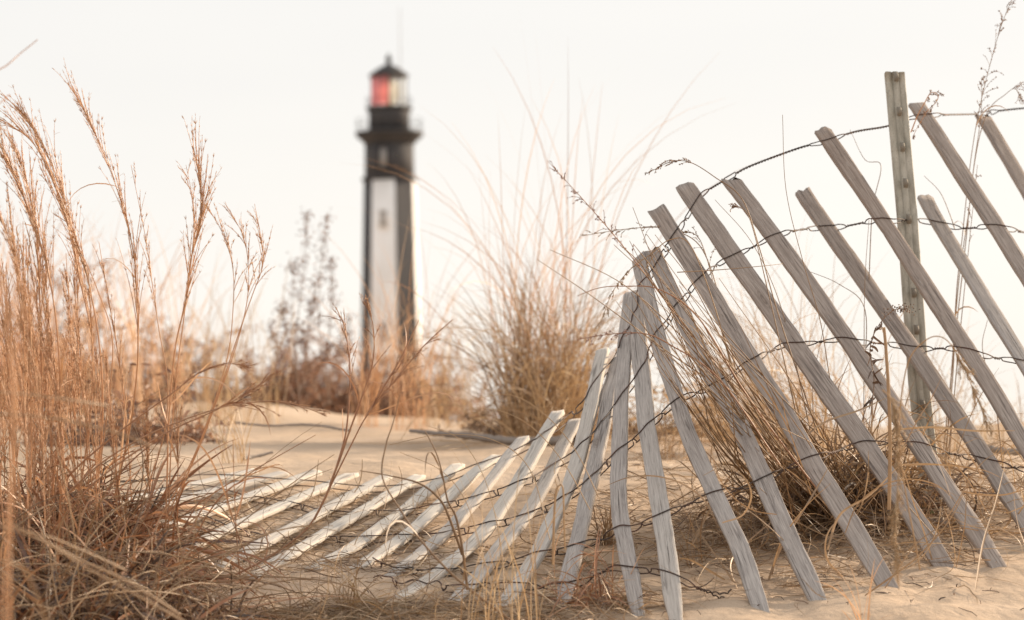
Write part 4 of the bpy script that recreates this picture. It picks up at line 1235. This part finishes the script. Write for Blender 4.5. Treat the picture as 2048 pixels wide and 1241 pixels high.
# upright stems near the post
stem_thing('lone_grass', 'stout upright tan stem in front of the pickets left of the post', 'grass',
    [([(1778, 1020), (1780, 900), (1778, 800), (1772, 700), (1768, 655)], (4.05, 4.05))], 'straw', (.0034, .0026), mu=.5, leaves=0)
p3 = px_curve([(1840, 1140), (1800, 900), (1812, 740), (1850, 682), (1890, 678), (1925, 730), (1955, 800), (1985, 870)], (3.7, 3.6))
root = empty('lone_grass', p3[0], 'arching straw stem with a drooping feathery head across the post foot', 'grass')
s = stalk_part(root, p3, .0012, .0006, 'straw', mu=.55); plume(s, p3, .62, 40, 'straw', .18, (.02, .05), mu=.6)
p3 = px_curve([(1765, 780), (1782, 800), (1794, 860), (1796, 960), (1790, 1060), (1798, 1180)], (3.35, 3.35))
root = empty('lone_grass', p3[-1], 'soft pale seed head hanging down in front of the right hand pickets', 'grass')
s = stalk_part(root, p3, .0012, .0008, 'straw', mu=.6); plume(s, p3, .12, 80, 'straw', .22, (.02, .045), mu=.75)
for lab, tr in (("thin upright stem just left of the post, rising from the clump to the second wire", ([(1730, 1080), (1728, 900), (1728, 700), (1730, 560), (1738, 440)], (4.75, 4.8))),
                ("hair thin stem rising highest between the third and fourth leaning pickets", ([(1565, 230), (1572, 380), (1605, 520), (1640, 640), (1660, 760), (1700, 1000)], (4.4, 4.5))),
                ("thin stem bowed over the face of the second tall leaning picket", ([(1430, 400), (1500, 480), (1550, 580), (1585, 700), (1620, 860)], (4.55, 4.6))),
                ("thin wavy stem behind the pickets, ending between the second and third wires", ([(1640, 1060), (1632, 900), (1625, 780), (1640, 690), (1660, 610)], (4.8, 4.9))),
                ("forked thin stalk hooked on the top wire left of the post", ([(1700, 260), (1730, 320), (1762, 332), (1745, 420), (1738, 560)], (5.0, 4.9))),
                ("thin dark blade curving down right from the post above the short picket", ([(1848, 352), (1880, 385), (1900, 430), (1910, 460)], (5.05, 5.05))),
                ("thin blade arching right from behind the pickets to the upright stem", ([(1610, 540), (1680, 570), (1730, 620), (1728, 760)], (4.8, 4.8))),
                ("nearly level thin blade crossing in front of the first tall pickets", ([(1355, 545), (1440, 540), (1530, 532), (1565, 528)], (4.3, 4.5)))):
    stem_thing('lone_grass', lab, 'grass', [tr], 'tan', (.0011, .0005), mu=.45, leaves=0)


def headed(label, stems, mat='tan', head='seed', r=(.0014, .0005), group=None):
    p = [px_curve(*t[:2]) for t in stems]
    root = empty('seeding_grass', p[0][0], label, 'grass', group)
    for p3, t in zip(p, stems):
        s = stalk_part(root, p3, r[0], r[1], mat, mu=.5, leaves=t[3] if len(t) > 3 else 0)
        if t[2]: panicle(s, p3, *t[2][:3], head, t[2][3], t[2][4], t[2][5], t[2][6], .42)
    return root


sd_ = (.0048, .0010)
headed('tall seeding grass right of the post, its seed head reaching the top edge',
    [([(1885, 960), (1905, 760), (1912, 600), (1925, 470), (1943, 310), (1965, 190), (2000, 60), (2032, -20)], (5.15, 5.1), (.72, 24, (.02, .05), sd_, .9, .3, 8), 2),
     ([(1890, 960), (1902, 760), (1918, 560), (1938, 420), (1948, 330), (1962, 230), (1963, 155)], (5.2, 5.15), (.78, 12, (.02, .035), sd_, .6, .3, 7), 1),
     ([(1880, 970), (1908, 700), (1930, 500), (1950, 320), (1975, 225), (2010, 190), (2030, 178), (2042, 200)], (5.22, 5.2), (.80, 12, (.02, .035), sd_, .8, .3, 7)),
     ([(1895, 950), (1915, 720), (1935, 520), (1955, 330)], (5.1, 5.1), (.75, 8, (.02, .03), sd_, .8, .3, 6)),
     ([(2010, 980), (1990, 800), (1965, 700), (1975, 640)], (5.0, 5.0), None, 1)])
headed('small curled seed head tied at the top of the picket right of the post',
    [([(1822, 265), (1835, 232), (1850, 205), (1862, 186), (1876, 190), (1872, 205), (1855, 222), (1838, 250), (1825, 275)], (4.98, 4.98), (.3, 16, (.008, .02), (.005, .0012), .6, .6, 7))], 'bluestem', 'seed')
headed('grass with a drooping brown seed head bowed left above the second picket',
    [([(1640, 880), (1560, 640), (1520, 500), (1485, 400), (1430, 355), (1380, 325), (1340, 325), (1297, 346)], (4.5, 4.55), (.68, 15, (.015, .035), sd_, 1.0, .25, 7)),
     ([(1600, 860), (1540, 600), (1500, 440), (1470, 412)], (4.45, 4.5), (.85, 8, (.01, .03), sd_, 1.0, .3, 6))])
headed('grass with greenish seed heads bowed left above the leftmost standing pickets',
    [([(1480, 780), (1440, 600), (1405, 500), (1360, 465), (1310, 455), (1240, 460), (1165, 472)], (4.7, 4.75), (.62, 14, (.02, .04), sd_, .8, .25, 7)),
     ([(1470, 760), (1425, 600), (1380, 490), (1340, 480), (1300, 510), (1260, 540), (1225, 585), (1200, 650)], (4.5, 4.5), (.5, 18, (.015, .035), sd_, .8, .25, 8)),
     ([(1475, 770), (1440, 640), (1425, 560), (1400, 480), (1370, 462)], (4.75, 4.75), (.6, 10, (.02, .04), sd_, .8, .3, 7))], 'straw', 'straw')
headed('thin pink seed head reaching left low across the middle pickets',
    [([(1560, 930), (1440, 760), (1340, 690), (1290, 668), (1230, 668), (1160, 678)], (4.2, 4.1), (.68, 12, (.015, .035), sd_, .7, .22, 7)),
     ([(1650, 1000), (1500, 800), (1400, 640), (1320, 580), (1250, 573), (1200, 576), (1155, 592)], (4.2, 4.1), None)], 'rust', 'pinkseed', (.0016, .0006))
# curled dead leaf stalk by the wire
p3 = px_curve([(1742, 830), (1748, 760), (1740, 700), (1755, 655), (1785, 622), (1818, 618)], (4.45, 4.5))
root = empty('dry_weed', p3[0], 'dark dead weed with shrivelled leaves and a flat seed cluster beside the post', 'weed')
s = stalk_part(root, p3, .0013, .0006, 'twig', mu=.7)
mb = MB(); n = 26
c = p3[rng.integers(3, len(p3) - 8, n)]
q = grow(c, rng.normal(size=(n, 3)), rng.uniform(.015, .035, n), 9, 1.0, 5.5); ribbons(mb, q, taper(n, 9, .005, .3), tint(n, .5, .25))
mb.build('leaf', MAT['twig'], root)['kind'] = 'stuff'
mb = MB(); n = 90
c = p3[-rng.integers(1, 9, n)] + rng.normal(size=(n, 3)) * np.array([.008, .006, .005])
spikelets(mb, c, rng.normal(size=(n, 3)), .004, .0016, tint(n, .55, .25)); mb.build('seed_head', MAT['twig'], root)

# small green plant
b0 = bpt(1735, 4.72)
mb = MB(); n = 26
q = grow(np.stack([b0[0] + rng.normal(size=n) * .05, b0[1] + rng.normal(size=n) * .03, np.full(n, b0[2])], 1), dirs(n, .7), rng.uniform(.05, .13, n), 8, 1.5, 1.2)
ribbons(mb, q, np.broadcast_to(np.array([.002, .006, .011, .014, .014, .011, .007, .001]), (n, 8)), tint(n), fold=.3)
tag(mb.build('green_plant', MAT['green'], origin=b0), 'low green leaves showing under the tan clump beside the post', 'plant')


# ---------------------------------------------------------------- background: dune brush and grasses, out of focus
def brush(name, label, px, Y, wpx, hpx, nt_, nl, mat='brush', mu=.5, group='brown brush along the dune crest', leaf=(.016, .034), depth=.6):
    b0 = bpt(px, Y); root = empty(name, b0, label, 'shrub', group)
    m = M2(Y); w = wpx * m; h = hpx * m
    mb = MB()
    bx = b0[0] + rng.normal(0, .26, nt_) * w; by = b0[1] + rng.normal(0, .25, nt_) * depth
    L = h * rng.uniform(.3, 1.25, nt_) * np.clip(1.1 - ((bx - b0[0]) / w * 1.7) ** 2, .35, 1)
    q = grow(np.stack([bx, by, G(bx, by) - .01], 1), dirs(nt_, .55), L, 9, .4, 1.6)
    tubes(mb, q, taper(nt_, 9, .0024, .3), tint(nt_, .4, .2), 4)
    s = nt_ * 4
    a = rng.integers(0, nt_, s); b = rng.integers(2, 8, s)
    q2 = grow(q[a, b], norm(norm(q[a, b] - q[a, b - 1]) + rng.normal(size=(s, 3)) * .8), rng.uniform(.08, .25, s), 6, .3, 1.4)
    tubes(mb, q2, taper(s, 6, .0012, .4), tint(s, .45, .2), 3)
    mb.build('branch', MAT['twig'], root)['kind'] = 'stuff'
    mb = MB()
    a = rng.integers(0, s, nl); b = rng.integers(1, 6, nl)
    q3 = grow(q2[a, b] + rng.normal(size=(nl, 3)) * .006, rng.normal(size=(nl, 3)), rng.uniform(*leaf, nl), 4, 1.0, 2.0)
    ribbons(mb, q3, np.broadcast_to(np.array([.2, 1, .9, .15]), (nl, 4)) * rng.uniform(.0045, .010, nl)[:, None], tint(nl, mu, .25), fold=.35)
    mb.build('leaf', MAT[mat], root)['kind'] = 'stuff'
    return root


brush('dune_shrub', 'broad brown shrub on the dune behind the tall grass at far left', 90, 11.5, 400, 300, 120, 14300, mu=.42)
brush('dune_shrub', 'low russet shrub on the dune right of the broad far left shrub', 330, 12.5, 320, 215, 100, 11180, mu=.5)
brush('dune_shrub', 'dark brown shrub on the dune left of the lighthouse', 590, 12.5, 270, 170, 100, 9620, mu=.36)
brush('dune_shrub', 'sparse brown shrub straddling the foot of the lighthouse', 700, 13.0, 250, 145, 90, 8580, mu=.42)
brush('dune_shrub', 'russet shrub on the dune just right of the lighthouse foot', 835, 13.2, 220, 160, 80, 7800, mu=.46)
brush('dune_shrub', 'low brown growth at the foot of the tall background grass clump', 1085, 7.0, 230, 75, 40, 1300, 'tan', mu=.3)
brush('dune_shrub', 'straw coloured low growth on the crest behind the middle pickets', 1400, 7.0, 280, 80, 40, 1300, 'straw', mu=.45)
brush('dune_shrub', 'dark low brush under the tall grass at the left of the sand flat', 250, 6.6, 330, 75, 40, 1500, 'brush', mu=.25)


def bgrass(label, px, Y, n, ln, w, mat='straw', lean=.2, az=None, spread=.7, base_px=30, grav=.9, curl=.5, mu=.5, group='dune grass behind the fence', heads=0):
    o = tuft('dune_grass', label, 'grass', px, Y, n, ln, w, mat, lean, az, spread, base_px * M2(Y), grav, curl, group, mu, .2, 12)
    return o


def as_part(o, parent, name):
    o.name = name
    o.location = o.location - parent.location
    o.parent = parent
    for k in ('label', 'category', 'group'):
        if k in o: del o[k]
    o['kind'] = 'stuff'


_tall = bgrass('tall dense tan grass clump on the dune between the lighthouse and the fence', 1090, 6.8, 520, (.2, .60), (.002, .0036), 'tan', .27, None, .7, 80, .9, .6, .5)
as_part(bgrass('long sparse arching blades spraying high from the tall background clump', 1080, 6.9, 84, (.6, 1.25), (.0018, .003), 'bluestem', .2, None, .7, 85, .95, .6, .45), _tall, 'arching_blades')
as_part(bgrass('drooping blades low around the tall background clump', 1100, 6.6, 320, (.2, .62), (.0018, .003), 'straw', .8, None, .7, 95, 2.0, .9, .5), _tall, 'drooping_blades')
bgrass('tall orange grass in front of the right side of the lighthouse', 815, 8.0, 46, (.30, .80), (.0018, .0034), 'bluestem', .2, None, .7, 42, .5, .5, .5)
bgrass('orange grass in front of the left edge of the lighthouse', 735, 8.1, 30, (.25, .60), (.0022, .004), 'bluestem', .14, None, .7, 30, .5, .5, .5)
bgrass('pale feathery grass standing on the crest behind the tall plumes', 250, 8.6, 130, (.4, .85), (.0022, .004), 'bluestem', .16, None, .7, 130, .6, .5, .75)
bgrass('pale grass on the crest between the plumes and the dark weeds', 450, 8.8, 110, (.3, .70), (.0022, .004), 'straw', .2, None, .7, 110, .6, .5, .7)
bgrass('pale thin grass on the crest right of the lighthouse', 900, 8.4, 80, (.3, .62), (.0018, .0034), 'straw', .3, None, .7, 70, .9, .5, .6)
bgrass('russet grass thicket on the crest at the far left edge', 40, 7.8, 190, (.4, .85), (.0022, .004), 'bluestem', .2, None, .7, 100, .6, .5, .5)
bgrass('arching straw grass on the crest behind the combed clump', 1600, 6.2, 230, (.25, .66), (.0014, .0026), 'straw', .5, R_(-80), .5, 90, 1.4, .4, .5)
bgrass('thin arching grass behind the pickets left of the post', 1660, 5.5, 90, (.25, .55), (.0012, .0024), 'straw', .6, R_(-70), .6, 110, 1.8, .6, .5)
bgrass('straw grass on the crest behind the leaning pickets left of the post', 1470, 6.6, 120, (.15, .40), (.0014, .0028), 'straw', .5, None, .7, 70, 1.3, .5, .5)
bgrass('golden grass on the crest behind the post', 1840, 6.4, 120, (.15, .42), (.0014, .0028), 'straw', .4, None, .7, 110, 1.2, .5, .5)
bgrass('short golden grass on the crest at the far right', 2020, 6.6, 80, (.12, .30), (.0014, .0028), 'straw', .5, None, .7, 70, 1.2, .5, .5)
bgrass('short tan tuft on the sand behind the middle pickets', 1330, 5.9, 70, (.08, .24), (.0014, .0028), 'tan', .5, None, .7, 50, 1.2, .5, .5)
bgrass('sparse straw tuft on the sand flat left of centre', 470, 5.6, 24, (.10, .24), (.0014, .0024), 'straw', .25, None, .7, 30, .8, .5, .6)


# dark weeds with seed clusters
def dark_weed(label, traces, Y):
    p = [px_curve(t, (Y, Y)) for t in traces]
    root = empty('dead_weed', p[0][0], label, 'weed', 'dark dead weeds left of the lighthouse')
    for p3 in p:
        s = stalk_part(root, p3, .0022, .001, 'twig', mu=.8)
        mb = MB(); k = len(p3); n = 15
        c0 = p3[rng.integers(int(k * .35), k, n)]
        cs = np.concatenate([c + rng.normal(size=(14, 3)) * .014 for c in c0])
        spikelets(mb, cs, rng.normal(size=(len(cs), 3)), .012, .0028, tint(len(cs), .22, .2))
        mb.build('seed_head', MAT['brush'], s)


dark_weed('dark dead weed with clustered seed heads, taller and left of its neighbour', [[(600, 800), (592, 700), (600, 600), (610, 500), (613, 428)], [(600, 780), (575, 680), (562, 600)], [(605, 780), (620, 640), (632, 560)], [(590, 800), (560, 720), (540, 650)], [(610, 800), (640, 740), (662, 690)], [(598, 800), (585, 640), (588, 520)]], 9.5)
dark_weed('dark dead weed with clustered seed heads, nearer to the lighthouse', [[(660, 810), (640, 700), (638, 600), (645, 500), (655, 425)], [(650, 800), (680, 700), (700, 640)], [(660, 810), (655, 700), (665, 600), (660, 520)], [(640, 800), (615, 720), (605, 660)]], 9.7)

# driftwood
def limb(label, pts, Ys, r0, r1, name='driftwood'):
    p3 = px_curve(pts, Ys, 10)
    p3[:, 2] = np.maximum(p3[:, 2], G(p3[:, 0], p3[:, 1]) + r0 * .4)
    mb = MB(); k = len(p3)
    tubes(mb, (p3 + rng.normal(size=p3.shape) * r0 * .12)[None], (np.linspace(r0, r1, k) * rng.uniform(.85, 1.15, k))[None], .6, 8)
    tag(mb.build(name, MAT['driftwood'], smooth=True, origin=p3[0]), label, 'driftwood')


MAT['driftwood'] = grass_mat('driftwood', [(0, (.10, .075, .06)), (.5, (.22, .18, .15)), (1, (.36, .31, .27))], .0)
limb('long grey driftwood branch lying on the sand before the background grass clump', [(820, 862), (880, 868), (940, 873), (1000, 880), (1060, 884), (1150, 880)], (6.5, 6.3), .005, .015)
limb('thin dark stick on the sand beneath the dark shrub', [(470, 846), (540, 852), (620, 850), (700, 862)], (6.7, 6.5), .003, .003)
limb('dark stick lying on the sand behind the pickets at far right', [(1940, 888), (1990, 900), (2048, 905), (2100, 905)], (5.6, 5.6), .009, .007)
limb('short twig lying on the open sand in the middle distance', [(488, 918), (510, 914), (545, 905)], (5.7, 5.75), .004, .003)


# ---------------------------------------------------------------- light, world, camera
SUN_AZ, SUN_EL = R_(58), R_(20)
sd = Vector((math.sin(SUN_AZ) * math.cos(SUN_EL), math.cos(SUN_AZ) * math.cos(SUN_EL), math.sin(SUN_EL)))
sl = bpy.data.lights.new('sun', 'SUN'); sl.energy = 5.0; sl.angle = R_(2.0); sl.color = (1.0, .80, .585)
so = bpy.data.objects.new('sun', sl); COL.objects.link(so)
so.rotation_euler = sd.to_track_quat('Z', 'Y').to_euler(); so.location = (20, 20, 20)

wd = bpy.data.worlds.new('World'); SC.world = wd; wd.use_nodes = True
nt = wd.node_tree; nt.nodes.clear()
out = nt.nodes.new('ShaderNodeOutputWorld')
sky = nt.nodes.new('ShaderNodeTexSky'); sky.sky_type = 'NISHITA'; sky.sun_disc = False
sky.sun_elevation = SUN_EL; sky.sun_rotation = SUN_AZ; sky.dust_density = 4.0; sky.air_density = 1.0; sky.ozone_density = 1.0
b1 = nt.nodes.new('ShaderNodeBackground'); b1.inputs[1].default_value = .08
nt.links.new(sky.outputs[0], b1.inputs[0])
# thin bright overcast veil
tc = nt.nodes.new('ShaderNodeTexCoord')
mp = nt.nodes.new('ShaderNodeMapping'); mp.inputs['Scale'].default_value = (1.2, 1.2, 5); nt.links.new(tc.outputs['Generated'], mp.inputs[0])
nz = noise(nt, mp.outputs[0], 2.2, 4, .5)
sep = nt.nodes.new('ShaderNodeSeparateXYZ'); nt.links.new(tc.outputs['Generated'], sep.inputs[0])
grad = ramp(nt, sep.outputs[2], [(0.0, (1.06, .985, .88)), (.06, (1.02, .975, .915)), (.2, (.935, .91, .875)), (.5, (.83, .80, .77)), (1.0, (.80, .765, .73))])
veil = mixc(nt, math_(nt, 'MULTIPLY', ramp(nt, nz, [(.35, (0, 0, 0)), (.7, (1, 1, 1))]), .38), grad, (.84, .83, .815))
b2 = nt.nodes.new('ShaderNodeBackground'); b2.inputs[1].default_value = .785
nt.links.new(veil, b2.inputs[0])
mx = nt.nodes.new('ShaderNodeMixShader'); mx.inputs[0].default_value = .86
nt.links.new(b1.outputs[0], mx.inputs[1]); nt.links.new(b2.outputs[0], mx.inputs[2])
nt.links.new(mx.outputs[0], out.inputs[0])

cd = bpy.data.cameras.new('camera'); cd.lens = LENS; cd.sensor_width = 36; cd.clip_start = .05; cd.clip_end = 6000
cd.dof.use_dof = True; cd.dof.focus_distance = 4.35; cd.dof.aperture_fstop = 5.3; cd.dof.aperture_blades = 0
co = bpy.data.objects.new('camera', cd); COL.objects.link(co)
Mx = Matrix(((_Rt[0], _Up[0], -_F[0], CAM[0]), (_Rt[1], _Up[1], -_F[1], CAM[1]), (_Rt[2], _Up[2], -_F[2], CAM[2]), (0, 0, 0, 1)))
co.matrix_world = Mx
SC.camera = co
SC.view_settings.view_transform = 'Standard'; SC.view_settings.look = 'None'; SC.view_settings.gamma = 1
SC.view_settings.exposure = 0.52
SC.cycles.use_denoising = True
SC.cycles.use_adaptive_sampling = False
try:
    SC.cycles.denoiser = 'OPENIMAGEDENOISE'
except Exception:
    pass
SC.cycles.max_bounces = 8; SC.cycles.transparent_max_bounces = 16
SC.cycles.sample_clamp_indirect = 8
